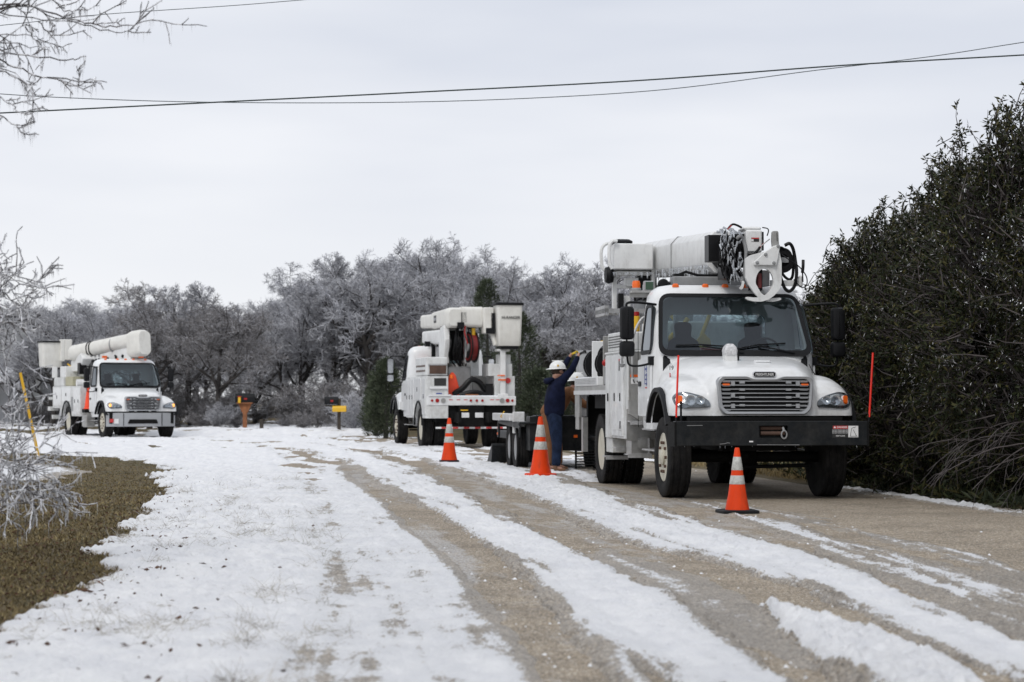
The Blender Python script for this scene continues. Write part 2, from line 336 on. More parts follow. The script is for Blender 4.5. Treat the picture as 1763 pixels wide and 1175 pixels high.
def wheel(parent, x, y, side, r=.53, wd=.30, dual=False, rim=cream, front=True, zc=None):
    """one wheel end: tyre(s) and rim; side +1 = passenger side (outer face towards +x)"""
    zc = zc or r
    def tyre_mesh():
        h = wd / 2; prof = [(r * .58, -h * .72), (r * .70, -h * .96), (r * .86, -h), (r * .955, -h * .93), (r * .99, -h * .84)]
        for g in (-.52, 0, .52): prof += [(r, h * (g - .13) if g > -.5 else -h * .62), (r * .975, h * (g - .08)), (r * .975, h * (g + .08)), (r, h * (g + .13))]
        prof += [(r * .99, h * .84), (r * .955, h * .93), (r * .86, h), (r * .70, h * .96), (r * .58, h * .72)]
        b = MB().lathe(prof, ax='x', n=56)
        for j in range(0 if (wd > .3 or False) else 56):
            for s_ in (-1, 1):
                a = 2 * math.pi * j / 56; Rm = Matrix.Rotation(a, 3, 'X'); b.box(Rm @ Vector((s_ * h * .83, 0, r * .985)), (h * .28, .026, .028), Rm)
        return b.mesh('tyre', ang=40)
    def rim_mesh():
        b = MB(); s = side; h = wd / 2
        if front:
            prof = [(r * .60, h * .80), (r * .57, h * .82), (r * .53, h * .62), (r * .50, h * .40), (r * .42, h * .55), (r * .34, h * .72), (r * .21, h * .74), (r * .2, h * .95), (r * .12, h * 1.12), (.002, h * 1.14)]
        else:
            prof = [(r * .60, h * .80), (r * .57, h * .82), (r * .54, h * .5), (r * .52, -h * .25), (r * .42, -h * .55), (r * .28, -h * .6), (r * .24, -h * .2), (r * .20, h * .25), (r * .1, h * .3), (.002, h * .3)]
        b.lathe([(a_, c * s) for a_, c in prof], ax='x', n=40)
        return b.mesh('wheel', ang=30)
    key = (r, wd, side, front)
    wo = link('wheel', cached(('rim',) + key, rim_mesh), rim, parent, (x, y, zc))
    link('tyre', cached(('tyre', r, wd), tyre_mesh), rubber, wo)
    def hub():
        b = MB(); h = wd / 2
        for j in range(10):
            a = 2 * math.pi * j / 10; o_ = h * (.62 if front else -.5) * side
            b.cyl((o_ , math.cos(a) * r * .37, math.sin(a) * r * .37), (o_ + side * .055, math.cos(a) * r * .37, math.sin(a) * r * .37), .02, n=6)
        return b.mesh('lug_nuts')
    link('lug_nuts', cached(('hub',) + key, hub), rust if front else under, wo)
    if dual:
        w2 = link('wheel', cached(('rim',) + key, rim_mesh), rim, parent, (x - side * (wd + .04), y, zc)); link('tyre', CACHE[('tyre', r, wd)], rubber, w2)
def mirror(parent, s, z0=0, big=True):
    x = s * 1.47; y = -.86
    a = MB(); P = [(s * 1.03, -1.08, 2.58 + z0), (s * 1.30, -.94, 2.60 + z0), (s * 1.46, y - .05, 2.59 + z0), (s * 1.47, y - .05, 2.50 + z0)]
    a.tube(smooth_path(P, 5), .017, 8); P2 = [(s * 1.12, -.92, 1.78 + z0), (s * 1.30, -.90, 1.74 + z0), (s * 1.44, y - .05, 1.76 + z0), (s * 1.465, y - .05, 1.90 + z0)]
    a.tube(smooth_path(P2, 5), .015, 8); a.tube([(x, y - .05, 2.5 + z0), (x, y - .05, 1.86 + z0)], .012, 6)
    a.box((s * 1.13, -.92, 1.81 + z0), (.08, .09, .12))
    ar = a.obj('mirror_arm', black, parent)
    m = MB(); m.loft([[(x + a_ , y + yy, 2.32 + z0 + c) for a_, c in rrect(.093 * k, .225 * k2, .05)] for yy, k, k2 in ((-.06, 1, 1), (.0, 1, 1), (.04, .85, .93), (.055, .5, .75))]); mo = m.obj('mirror', black, parent)
    g = MB(); g.prism(rrect(.078, .205, .04, x, 2.32 + z0), 'y', y - .066, y - .061); g.obj('mirror_glass', lampglass, mo)
    m = MB(); m.loft([[(x + a_, y + yy, 1.97 + z0 + c) for a_, c in rrect(.10 * k, .105 * k, .045)] for yy, k in ((-.06, 1), (.0, 1), (.04, .82), (.055, .45))]); mo = m.obj('mirror', black, parent)
    g = MB(); g.prism(rrect(.085, .09, .04, x, 1.97 + z0), 'y', y - .066, y - .061); g.obj('mirror_glass', lampglass, mo)
def truck_front(root, dz=0, white=white, clutter=True, amber_l=False, grille_frame=silver):
    hood = link('hood', cached('hood', make_hood), white, root, (0, 0, dz))
    from mathutils.bvhtree import BVHTree
    HOODBVH = [cached('bvh', lambda: BVHTree.FromPolygons([v.co for v in CACHE['hood'].vertices], [list(p.vertices) for p in CACHE['hood'].polygons]))]
    cab = link('cab', cached('cab', make_cab), white, root, (0, 0, dz))
    Z = (0, 0, dz)
    # wheel-arch trim and liners
    for s in (1, -1):
        b = MB(); P = []
        for j in range(25):
            a = R(26 + (152 - 26) * j / 24); c, q = math.cos(a), math.sin(a); P.append((.70 * c, .60 + .80 * q))
        rings = [[(s * 1.20, y * .985, .6 + (z - .6) * .985), (s * 1.262, y * .985, .6 + (z - .6) * .985), (s * 1.262, y * 1.075, .6 + (z - .6) * 1.05), (s * 1.20, y * 1.085, .6 + (z - .6) * 1.06)] for y, z in P]
        b.loft(rings); b.obj('fender_trim', black, root, loc=Z)
        b = MB(); rings = [[(s * 1.18, y * .99, .6 + (z - .6) * .99), (s * .62, y * .99, .6 + (z - .6) * .99), (s * .62, y * 1.01, .6 + (z - .6) * 1.01), (s * 1.18, y * 1.01, .6 + (z - .6) * 1.01)] for y, z in P]
        b.loft(rings); b.obj('wheel_arch_liner', under, root, loc=Z)
    # windshield: frit, glass, rubber
    o = roundpoly([(-1.075, 1.865), (1.075, 1.865), (.975, 2.735), (-.975, 2.735)], .17, 6); i = roundpoly([(-1.01, 1.945), (1.01, 1.945), (.92, 2.685), (-.92, 2.685)], .11, 6)
    g = MB(); g.loft([[ws_pt(x, z, .010) for x, z in o], [ws_pt(x, z, .016) for x, z in o], [ws_pt(x, z, .016) for x, z in i], [ws_pt(x, z, .010) for x, z in i]], caps=False); wsn = MB(); 
    wsn.add([ws_pt(x, z, .008) for x, z in roundpoly([(-1.05, 1.885), (1.05, 1.885), (.95, 2.72), (-.95, 2.72)], .15, 6)], [tuple(range(28))])
    wo = wsn.obj('windshield', glassm, root, loc=Z); g.obj('windshield_seal', black, wo)
    for x0, x1, px_ in ((.10, .82, .35), (-.70, .05, -.25)):
        b = MB(); b.tube([ws_pt(x0 * .2 - .12 + (.0 if x0 > 0 else -.55), 1.90, .035), ws_pt((x0 + x1) / 2, 1.99, .045)], .011, 6); b.tube([ws_pt(x0, 2.035 if x0 < 0 else 1.985, .03), ws_pt((x0 + x1) / 2, 2.01, .036), ws_pt(x1, 1.945 if x0 < 0 else 2.0, .03)], .010, 6); b.obj('wiper', black, root, loc=Z)
    # rear window pane, side panes
    MB().prism(roundpoly([(-.74, 1.96), (.74, 1.96), (.72, 2.5), (-.72, 2.5)], .10), 'y', -1.925, -1.920).obj('rear_window', glassr, root, loc=Z)
    for s in (1, -1):
        def sx_(z, off=0): return s * (1.14 - .12 * max(0, (z - 1.85)) + off)
        w_ = roundpoly([(-1.63, 1.90), (-.95, 1.90), (-.95, 2.05), (-1.18, 2.61), (-1.63, 2.61)], .11); q = roundpoly([(-1.57, 1.96), (-1.01, 1.96), (-1.01, 2.05), (-1.21, 2.55), (-1.57, 2.55)], .08)
        d = MB().loft([[(sx_(z, .006), y, z) for y, z in w_], [(sx_(z, .012), y, z) for y, z in w_], [(sx_(z, .012), y, z) for y, z in q], [(sx_(z, .0), y, z) for y, z in q]], caps=False)
        gl = MB(); gl.add([(sx_(z, .003), y, z) for y, z in w_], [tuple(range(len(w_)))])
        # door skin: slightly proud panel with gap
        dr = MB(); out = roundpoly([(-.93, 1.05), (-1.78, 1.05), (-1.78, 1.84), (-.88, 1.84)], .06)
        dr.loft([[(s * 1.12, y, z) for y, z in out], [(s * 1.15, y, z) for y, z in out]])
        do = dr.obj('door', white, root, bevel=.008, loc=Z); hd = MB(); hd.prism(rrect(.095, .035, .03, -1.62, 1.50), 'x', s * 1.146, s * 1.160); hd.obj('handle', black, do)
        wn = gl.obj('side_window', glassd, do); d.obj('window_seal', black, wn)
        # vertical cut lines
        sm = MB(); sm.box((s * 1.1405, -1.80, 1.6), (.006, .012, 1.4)); sm.obj('door_gap', under, do)
        mirror(root, s, dz)
    # marker lamps
    for x in (.70, .28, 0, -.28, -.70):
        b = MB(); b.loft([[(x + a_, -1.36 + y, z + dz) for a_, y in rrect(.045 * k, .03 * k, .02, n=3)] for z, k in ((2.835, 1), (2.868, 1), (2.885, .6))]); b.obj('marker_lamp', amber, root)
    # grille
    gl = MB(); out = roundpoly([(-.63, 1.52), (-.58, 1.58), (-.24, 1.58), (-.16, 1.545), (.16, 1.545), (.24, 1.58), (.58, 1.58), (.63, 1.52), (.60, 1.17), (.53, 1.095), (-.53, 1.095), (-.60, 1.17)], .035, 3)
    inn = [(x * .935, 1.335 + (z - 1.335) * .86) for x, z in out]
    gl.loft([[(x, .74, z) for x, z in out], [(x, .865, z) for x, z in out], [(x * .985, .872, 1.335 + (z - 1.335) * .975) for x, z in out], [(x, .865, z) for x, z in inn], [(x, .80, z) for x, z in inn]], caps=False)
    go = gl.obj('grille', grille_frame, root, loc=Z)
    MB().prism([(x * .97, 1.335 + (z - 1.335) * .93) for x, z in out], 'y', .70, .818).obj('grille_mesh', lead, go)
    b = MB()
    for k in range(8):
        z = 1.155 + k * .052; ww = .575 if k > 1 else .54
        b.bb(-ww, ww, .832, .862, z - .0065, z + .0065)
    for s in (1, -1):
        for k in range(8): b.bb(s * .455, s * .56, .825, .853, 1.155 + k * .052 - .018, 1.155 + k * .052 + .004) if True else 0
        for zz in (1.21, 1.31, 1.41, 1.50):
            b.bb(s * .27, s * .34, .832, .867, zz - .014, zz + .014)
        for zz in (1.20, 1.335, 1.485): b.bb(s * .40, s * .45, .832, .868, zz - .028, zz + .028)
    b.obj('grille_bars', silver, go, bevel=.003)
    for s in (1, -1):
        MB().prism(rrect(.045, .011, .009, s * .515, 1.475), 'y', .82, .876).obj('lamp', amber, go)
    em = MB().prism(rrect(.155, .04, .039, 0, 1.605), 'y', .765, .812); eo = em.obj('emblem', chrome, root, bevel=.006, loc=Z)
    MB().prism(rrect(.143, .031, .03, 0, 1.605), 'y', .80, .8145).obj('emblem_field', lead, eo)
    text('FREIGHTLINER', .046, inkw, eo, (0, .816, 1.604), FRONT, .001, .80)
    # headlights: lens pods wrapping the fender corner
    for s in (1, -1):
        outl = roundpoly([(.70, 1.185), (1.06, 1.165), (1.155, 1.20), (1.175, 1.31), (1.12, 1.37), (1.0, 1.385), (.80, 1.33), (.705, 1.26)], .05, 4)
        def yf(x, z=1.27):
            hit = HOODBVH[0].ray_cast(Vector((s * x, 3, z)), Vector((0, -1, 0)))
            return max(.2, hit[0].y) if hit[0] is not None else .2
        fr = MB(); fr.loft([[(s * x, yf(x, z) - .05, z) for x, z in outl], [(s * x, yf(x, z) + .008, z) for x, z in outl], [(s * (.93 + (x - .93) * .93), yf(.93 + (x - .93) * .93, 1.27 + (z - 1.27) * .88) + .012, 1.27 + (z - 1.27) * .88) for x, z in outl]]); ho = fr.obj('headlight', lampdark, root, loc=Z)
        for hx, rr_ in ((.83, .055), (.955, .062)):
            MB().lathe([(.002, -.03), (rr_ * .6, -.01), (rr_, .0), (rr_ * 1.06, .0), (rr_ * 1.06, -.05)], (s * hx, yf(hx) + .03, 1.275), 'y', 20).obj('reflector', lampglass, ho)
        MB().loft([[(s * (1.09 + a_), yf(1.09 + a_) + o_, 1.28 + c) for a_, c in rrect(.03, .055, .025)] for o_ in (-.03, .02)]).obj('turn_signal', amber_on if amber_l else amber, ho)
        b = MB(); b.add([(s * x, yf(x, z) + .022, z) for x, z in outl] + [(s * .95, yf(.95) + .05, 1.275)], [(j, (j + 1) % len(outl), len(outl)) for j in range(len(outl))])
        b.obj('headlight_lens', glassc, ho)
    # chassis, engine underside, axle
    b = MB()
    for s in (1, -1): b.bb(s * .36, s * .44, -6.3, .75, .72 + dz * .4, .98 + dz * .4)
    b.bb(-.5, .5, -.4, .55, .62, 1.2); b.bb(-.45, .45, -1.6, -.6, .7, 1.2); b.cyl((-.95, 0, .53), (.95, 0, .53), .07); b.lathe([(.03, -.22), (.17, -.12), (.2, 0), (.17, .12), (.03, .22)], (.1, 0, .55), 'y', 20)
    for s in (1, -1): b.box((s * .44, -.1, .66), (.09, 1.3, .07)); b.box((s * .45, .02, .80), (.06, .10, .25)); 
    b.cyl((.25, .2, .40), (-.75, .2, .42), .025); b.bb(-.62, .62, .55, .72, .82, 1.15); b.bb(-.95, .95, -1.9, -.75, .84, .93)
    b.cyl((-.3, -1, .7), (.02, -4.2, .58), .05)
    b.obj('chassis', under, root)
    # cab interior
    b = MB(); b.prism([(-.70, 1.2), (-1.05, 1.2), (-1.10, 1.80), (-.98, 1.90), (-.80, 1.90), (-.74, 1.85)], 'x', -1.0, 1.0); it = b.obj('dashboard', seatm, root, bevel=.02, loc=Z)
    for x in (-.50, .50):
        b = MB(); b.box((x, -1.55, 1.55), (.48, .42, .14)); b.loft([[(x + a_, -1.72 - (z - 1.6) * .12 + yy, z) for a_, yy in rrect(w_, .055, .05)] for z, w_ in ((1.55, .24), (1.9, .25), (2.1, .21), (2.16, .12), (2.18, .11), (2.33, .13), (2.37, .08))]); b.obj('seat', seatm, root, bevel=.02, loc=Z)
    b = MB(); c0 = Vector((-.50, -1.20, 1.93)); Rm = Matrix.Rotation(R(62), 3, 'X')
    ring = [c0 + Rm @ Vector((.22 * math.cos(a), .22 * math.sin(a), 0)) for a in [2 * math.pi * j / 28 for j in range(29)]]
    b.tube(ring, .015, 8); b.tube([ring[0], ring[14]], .014, 6); b.tube([c0, c0 + Vector((0, .2, -.25))], .03, 8); b.obj('steering_wheel', black, root, loc=Z)
    if clutter:
        b = MB(); b.box((-.93, -1.03, 1.945), (.10, .16, .004), Matrix.Rotation(.5, 3, 'X')); b.obj('paper_sheet', inkw, it); b = MB(); b.box((.62, -.93, 1.935), (.36, .12, .004)); b.obj('paper_sheet', inkw, it)
    for s in (1, -1):  # steps under the doors
        b = MB(); b.bb(s * .80, s * 1.08, -1.85, -.98, .58, .60); b.bb(s * .80, s * 1.08, -1.85, -.98, .86, .885); b.bb(s * .80, s * .83, -1.85, -.98, .55, .9); b.obj('cab_step', alu, root)
    return cab
def beacon(parent, loc, h=.12, r=.07):
    b = MB().lathe([(r * 1.15, 0), (r * 1.2, .02), (r * 1.1, .035), (r, .04)], loc, 'z', 20).obj('beacon', galv, parent)
    MB().lathe([(r * .92, .04), (r * .98, h * .7), (r * .8, h), (.01, h * 1.03)], loc, 'z', 20).obj('beacon_lens', amber, b)
def latch(parent, x, y, z, s):
    MB().prism(rrect(.022, .06, .02, y, z), 'x', x, x + s * .012).obj('latch', black, parent)

# ------------------------------------------------------------------ TRUCK 1: digger derrick, nose towards the camera
def perforated(b, x0, x1, y0, y1, z0, z1, s=None, nx=7, nz=5):
    """grid of small dark holes, on a +x side face"""
    for i in range(nx):
        for j in range(nz):
            yy = y0 + (y1 - y0) * (i + .5) / nx; zz = z0 + (z1 - z0) * (j + .5) / nz; b.box((x0, yy, zz), (.006, (y1 - y0) / nx * .45, (z1 - z0) / nz * .5))
T1 = empty('utility_truck', (3.13, 27.6, 0), R(187.5), label='large white digger derrick truck with black winch bumper, parked nose forward beside the dark evergreens', cat='truck')
truck_front(T1)
for s in (1, -1): wheel(T1, s * 1.03, 0, s, wd=.31); wheel(T1, s * 1.04, -4.68, s, wd=.28, dual=True, front=False)
b = MB(); b.cyl((-.9, -4.68, .53), (.9, -4.68, .53), .09); b.lathe([(.03, -.28), (.22, -.15), (.26, 0), (.22, .15), (.03, .28)], (0, -4.68, .55), 'y', 20); b.obj('rear_axle', under, T1)
# winch bumper
b = MB(); b.bb(-1.245, 1.245, 1.03, 1.20, .70, 1.01); b.bb(-1.245, 1.245, .94, 1.03, .985, 1.0)
bmp = b.mesh('b', bevel=.012); bumper = link('bumper', cut(bmp, [MB().bb(-.20, .17, 1.1, 1.4, .80, .955).mesh('c')], 'bumper'), bsteel, T1)
b = MB()
for s in (1, -1): b.bb(s * .34, s * .5, .4, 1.05, .72, .95); b.bb(s * 1.23, s * 1.26, .80, 1.20, .69, 1.0)
b.bb(-1.0, 1.0, .72, .9, .98, 1.06); b.obj('bumper_bracket', under, bumper)
b = MB(); b.cyl((-.17, 1.13, .92), (.14, 1.13, .92), .026); b.cyl((-.17, 1.15, .855), (.14, 1.15, .855), .026); b.obj('winch_roller', rust, bumper)
hk = MB(); hk.tube([(-.145 + .035 * math.cos(a), 1.225, .84 + .05 * math.sin(a)) for a in [j * math.pi / 7 for j in range(15)]], .010, 7); hk.tube([(-.145, 1.17, .93), (-.145, 1.22, .885)], .016, 8); hk.obj('tow_hook', galv, bumper)
b = MB().bb(-1.12, -.78, 1.199, 1.204, .80, .955); pl = b.obj('warning_sign', ink, bumper)
MB().bb(-.992, -.785, 1.200, 1.2055, .805, .950).obj('sign_panel', inkw, pl) if False else None
MB().bb(-1.115, -.985, 1.200, 1.2065, .805, .950).obj('sign_panel', inkw, pl)
MB().bb(-.98, -.785, 1.200, 1.2065, .912, .950).obj('sign_header', redp, pl)
text('\u25B2 DANGER', .034, inkw, pl, (-.882, 1.2075, .931), FRONT, .0005)
for k in range(4): text('DO NOT STAND NEAR UNIT', .0165, inkw, pl, (-.882, 1.2075, .895 - k * .018), FRONT, .0004) if k < 3 else text('KEEP CLEAR', .022, inkw, pl, (-.882, 1.2075, .822), FRONT, .0004)
b = MB(); b.tube([(-1.01, 1.208, .82), (-1.03, 1.208, .92), (-1.08, 1.208, .935)], .003, 4); b.tube([(-1.09, 1.208, .82), (-1.05, 1.208, .90)], .003, 4); b.tube([(-1.105, 1.208, .818), (-1.0, 1.208, .818)], .003, 4); b.obj('sign_drawing', ink, pl)
MB().bb(.25, .30, 1.2, 1.203, .745, .762).obj('sticker', inkw, bumper)
b = MB()
for pth in (((.68, .722), (.62, .726), (.58, .738), (.55, .735)), ((1.1, .955), (.9, .958)), ((.2, .712), (-.35, .709))): b.tube([(x, 1.2005, z) for x, z in pth], .0035, 4)
b.obj('scratch', galv, bumper)
for s, x0, lean in ((1, 1.225, -.035), (-1, -1.28, -.06)):
    b = MB(); b.tube([(x0, 1.12, 1.0), (x0 + lean * .12, 1.12, 1.10)], .012, 8); b.tube([(x0 - .07, 1.10, 1.0), (x0 - .075, 1.08, 1.26)], .014, 6) if s > 0 else None; ro = b.obj('rod_holder', black, bumper)
    b = MB(); b.tube([(x0 + lean * .12, 1.12, 1.06), (x0 + lean, 1.12, 1.88 if s < 0 else 1.84)], .0135, 8); b.obj('guide_rod', rodred, ro)
# hood furniture
b = MB(); b.prism(roundpoly([(.20, 1.775), (.36, 1.775), (.37, 1.90), (.33, 1.975), (.27, 2.0), (.22, 1.95), (.205, 1.86)], .02), 'y', .02, .20); b.box((.28, .11, 1.765), (.19, .20, .02)); sp = b.obj('spotlight', boom_white, T1, bevel=.012)
MB().prism(rrect(.014, .075, .01, .193, 1.87), 'y', .02, .19).obj('lamp_face', black, sp)
b = MB(); b.loft([[(.29 + a_ * k, .12 + c * k, z) for a_, c in rrect(.082, .095, .03)] for z, k in ((1.87, 1.0), (1.93, 1.08), (1.975, .9), (2.015, .45))]); b.obj('ice_cap', M('rime_ice', (.62, .62, .63), .4, var=.3, vs_=30, dirt=.3, bump=1.0, bs=45), sp)
MB().prism([(-.21, .32), (.02, .32), (.0, .38), (-.19, .38)], 'z', 1.765, 1.793).obj('hood_vent', white, T1, bevel=.006)
b = MB().prism(rrect(.06, .09, .05, 1.62, .28), 'y', 0, .01)
text('19', .085, ink, T1, (.985, -.30, 1.70), (R(75), 0, R(155)), .001, .8)
b = MB(); b.box((1.0, -.30, 1.60), (.006, .055, .075), Matrix.Rotation(R(-22), 3, 'Z')); so_ = b.obj('sticker', redp, T1)
# door emblem and side marks
text('\u2192NEC', .17, blue, T1, (1.115, -1.36, 1.66), (R(90), R(90), R(90)), .001, .8) if False else None
b = MB()
for zc, hh in ((1.76, .02), (1.70, .05), (1.62, .035), (1.56, .04), (1.50, .03)): b.box((1.152, -1.20, zc), (.003, .16, hh * .5)); b.box((1.152, -1.14, zc), (.003, .03, hh * 1.6)); 
b.box((1.152, -1.27, 1.63), (.003, .022, .28)); b.obj('door_emblem', blue, T1)
MB().box((1.152, -1.18, 1.445), (.003, .12, .018)).obj('door_emblem', redp, T1)
# side body: tall tool cabinets (passenger side) and mirror copy on the driver's side
for s in (1, -1):
    b = MB(); b.bb(s * .78, s * 1.215, -3.95, -2.2, .72, 1.96); b.bb(s * .74, s * 1.23, -4.0, -2.17, 1.955, 1.985); b.bb(s * .80, s * 1.20, -4.02, -3.5, .50, .72)
    cabn = b.obj('tool_cabinet', body_white if s > 0 else body_white, T1, bevel=.01)
    for y0, y1 in ((-2.93, -2.50), (-3.38, -2.95)):
        d = MB(); d.bb(s * 1.213, s * 1.235, y0, y1, .76, 1.93); d.bb(s * 1.233, s * 1.240, y0 + .06, y1 - .06, .84, 1.85); do = d.obj('cabinet_door', white, cabn, bevel=.006); latch(do, s * 1.237, (y0 + y1) / 2 + .05, 1.32, s)
    d = MB().bb(s * 1.213, s * 1.228, -3.93, -3.42, .72, 1.93).obj('cabinet_door', body_white, cabn, bevel=.006); latch(d, s * 1.23, -3.7, 1.32, s)
    # perforated tread boxes on top
    b = MB(); b.bb(s * .80, s * 1.22, -3.75, -2.55, 1.987, 2.26); b.bb(s * .62, s * 1.15, -2.5, -2.22, 1.987, 2.24); tb = b.obj('tread_box', body_white, cabn, bevel=.012)
    if s > 0:
        b = MB(); perforated(b, 1.222, 0, -3.7, -2.6, 2.03, 2.22, nx=14, nz=5)
        for i in range(3):
            for j in range(7): b.box((.75 + i * .055, -2.218, 2.02 + j * .030), (.028, .006, .015))
        b.obj('vent_holes', ink, tb)
        # bare stainless front face with riser, tread plate, steps
        b = MB(); b.bb(.80, 1.20, -2.205, -2.19, .74, 1.95); fp = b.obj('end_plate', steel, cabn)
        b = MB(); b.bb(1.07, 1.235, -2.19, -2.183, .70, 1.15); b.prism([(1.215, 1.28), (.86, 1.28), (.86, .98), (1.0, .95), (1.17, 1.06), (1.215, 1.08)], 'y', -2.19, -2.10); b.obj('corner_plate', steel, cabn)
        b = MB(); b.box((1.03, -2.187, 1.62), (.30, .004, .035)); b.obj('warning_sign', amber, cabn); b = MB(); b.box((1.03, -2.187, 1.55), (.28, .004, .09)); b.obj('warning_sign', inkw, cabn)
        b = MB()
        for k in range(5): b.tube([(1.14 - k * .055, -2.184, 1.57 - (k % 2) * .02), (1.12 - k * .055, -2.184, 1.52)], .008, 4)
        b.obj('sign_drawing', ink, cabn)
        for (yy, xx, zz) in ((-2.12, 1.05, .985), (-2.12, 1.08, .52), (-3.8, 1.10, .45), (-2.95, 1.10, .60)):
            b = MB(); b.bb(xx - .17, xx + .17, yy - .13, yy + .13, zz - .018, zz); b.bb(xx - .17, xx + .17, yy + .12, yy + .14, zz - .055, zz); b.bb(xx - .17, xx - .15, yy - .12, yy, zz, zz + .22); b.obj('tread_step', alu, T1)
        b = MB(); b.bb(.80, 1.14, -2.6, -2.2, .5, .72); b.bb(1.14, 1.16, -2.6, -2.2, .5, 1.0); b.lathe([(.002, 0), (.10, 0), (.11, .03), (.002, .04)], (.97, -2.19, .66), 'y', 18); b.obj('under_box', steel, T1)
        # grab rails
        b = MB(); b.tube(smooth_path([(1.16, -2.12, 1.60), (1.17, -2.08, 1.75), (1.16, -2.08, 2.15), (1.04, -2.08, 2.42), (.9, -2.1, 2.46)], 5), .018, 8); b.obj('grab_rail', alu, T1)
        b = MB(); b.tube([(1.24, -2.35, 2.02), (1.27, -2.35, 1.85), (1.26, -2.35, 1.80)], .018, 8); b.lathe([(.002, 0), (.035, .01), (.05, .05), (.002, .06)], (1.27, -2.35, 1.74), 'z', 12); b.obj('door_hook', galv, T1)
        MB().box((1.242, -2.72, 1.78), (.003, .07, .16)).obj('sticker', ink, cabn); MB().box((1.242, -2.72, 1.855), (.004, .07, .03)).obj('sticker', redp, cabn); MB().box((1.242, -2.66, .92), (.003, .08, .11)).obj('sticker', ink, cabn)
        b = MB().bb(.90, 1.0, -3.0, -2.9, 2.26, 2.52).obj('canister', yellow, T1, bevel=.03); MB().lathe([(.045, 2.50), (.05, 2.505), (.05, 2.56), (.01, 2.565)], (.95, -2.95, 0), 'z', 16).obj('cap', redlens, b)
# deck with tread box, frame uprights with arched cut-outs, reels
b = MB(); b.bb(-1.2, 1.2, -7.0, -3.98, 1.40, 1.50); dk = b.obj('deck', steel, T1, bevel=.01)
MB().bb(1.19, 1.215, -6.98, -4.0, 1.365, 1.43).obj('deck_edge', white, dk)
b = MB().bb(.85, 1.215, -6.9, -4.75, 1.50, 1.64).obj('tread_box', white, T1, bevel=.012); h_ = MB(); perforated(h_, 1.218, 0, -6.8, -4.85, 1.53, 1.62, nx=16, nz=4); h_.obj('vent_holes', galv, b)
for yy, hh in ((-4.35, 2.25), (-5.35, 2.2)):
    me = MB().bb(.72, 1.19, yy - .02, yy + .02, 1.50, hh).mesh('u', bevel=.01)
    c = MB().prism(roundpoly([(.80, 1.62), (1.11, 1.62), (1.11, 2.02), (1.03, 2.14), (.88, 2.14), (.80, 2.02)], .07), 'y', yy - .2, yy + .2).mesh('c')
    link('upright_frame', cut(me, [c], 'upright_frame'), steel if yy > -5 else white, T1)
    MB().prism(rrect(.20, .012, .01, .955, 1.86), 'y', yy - .03, yy + .03).obj('frame_rail', white, T1)
for yy, rr_ in ((-4.85, .24), (-5.8, .26)):
    b = MB(); b.lathe([(.05, -.10), (rr_, -.10), (rr_, -.085), (rr_ * .7, -.08), (rr_ * .7, .08), (rr_, .085), (rr_, .10), (.05, .10)], (.98, yy, 1.84), 'y', 28); b.obj('cable_reel', hose, T1)
MB().lathe([(.002, .0), (.055, .0), (.06, .04), (.02, .07), (.002, .07)], (1.16, -4.3, 1.84), 'y', 14).obj('rear_lamp', redlens, T1)
b = MB().bb(1.0, 1.19, -4.28, -4.02, 1.50, 1.80).obj('battery_box', galv, T1, bevel=.02); MB().bb(1.03, 1.17, -4.2, -4.1, 1.80, 1.84).obj('strap', blue, b)
b = MB(); b.tube([(1.05, -4.1, 1.82), (1.15, -3.98, 1.9), (1.1, -3.9, 2.0)], .012, 6); b.tube([(1.18, -4.15, 1.72), (1.2, -4.05, 1.78), (1.1, -4.0, 1.8)], .02, 6); b.obj('hose', alu, T1)
b = MB(); b.bb(1.16, 1.2, -6.95, -6.5, 1.0, 1.36); b.bb(1.1, 1.19, -6.95, -6.6, .8, 1.02); b.bb(1.12, 1.2, -6.3, -6.15, .45, 1.0); b.obj('rear_bracket', steel, T1)
b = MB(); b.bb(-1.0, 1.0, -7.0, -6.85, .72, 1.38); b.bb(-.5, .5, -6.9, -5.4, .7, 1.38); b.bb(.5, 1.1, -5.6, -4.0, 1.15, 1.39); b.bb(-1.1, -.5, -5.6, -4.0, 1.15, 1.39); b.obj('rear_underframe', under, T1)
b = MB(); b.tube([(1.1, -3.98, 2.0), (1.14, -4.0, 1.65), (1.14, -4.1, 1.52)], .02, 6); b.obj('hose', hose, T1)
# pedestal and turret
b = MB(); b.bb(-.75, .35, -7.0, -6.0, 1.5, 2.2); b.bb(-.60, .20, -7.0, -6.1, 2.2, 2.9); b.cyl((-.2, -6.6, 2.9), (-.2, -6.6, 3.05), .42); ped = b.obj('pedestal', galv, T1, bevel=.02)
b = MB(); b.bb(-.52, -.46, -7.3, -5.9, 3.0, 3.75); b.bb(.06, .12, -7.3, -5.9, 3.0, 3.75); b.bb(-.5, .1, -7.2, -6.2, 3.05, 3.12); b.obj('turret', boom_white, T1, bevel=.02)
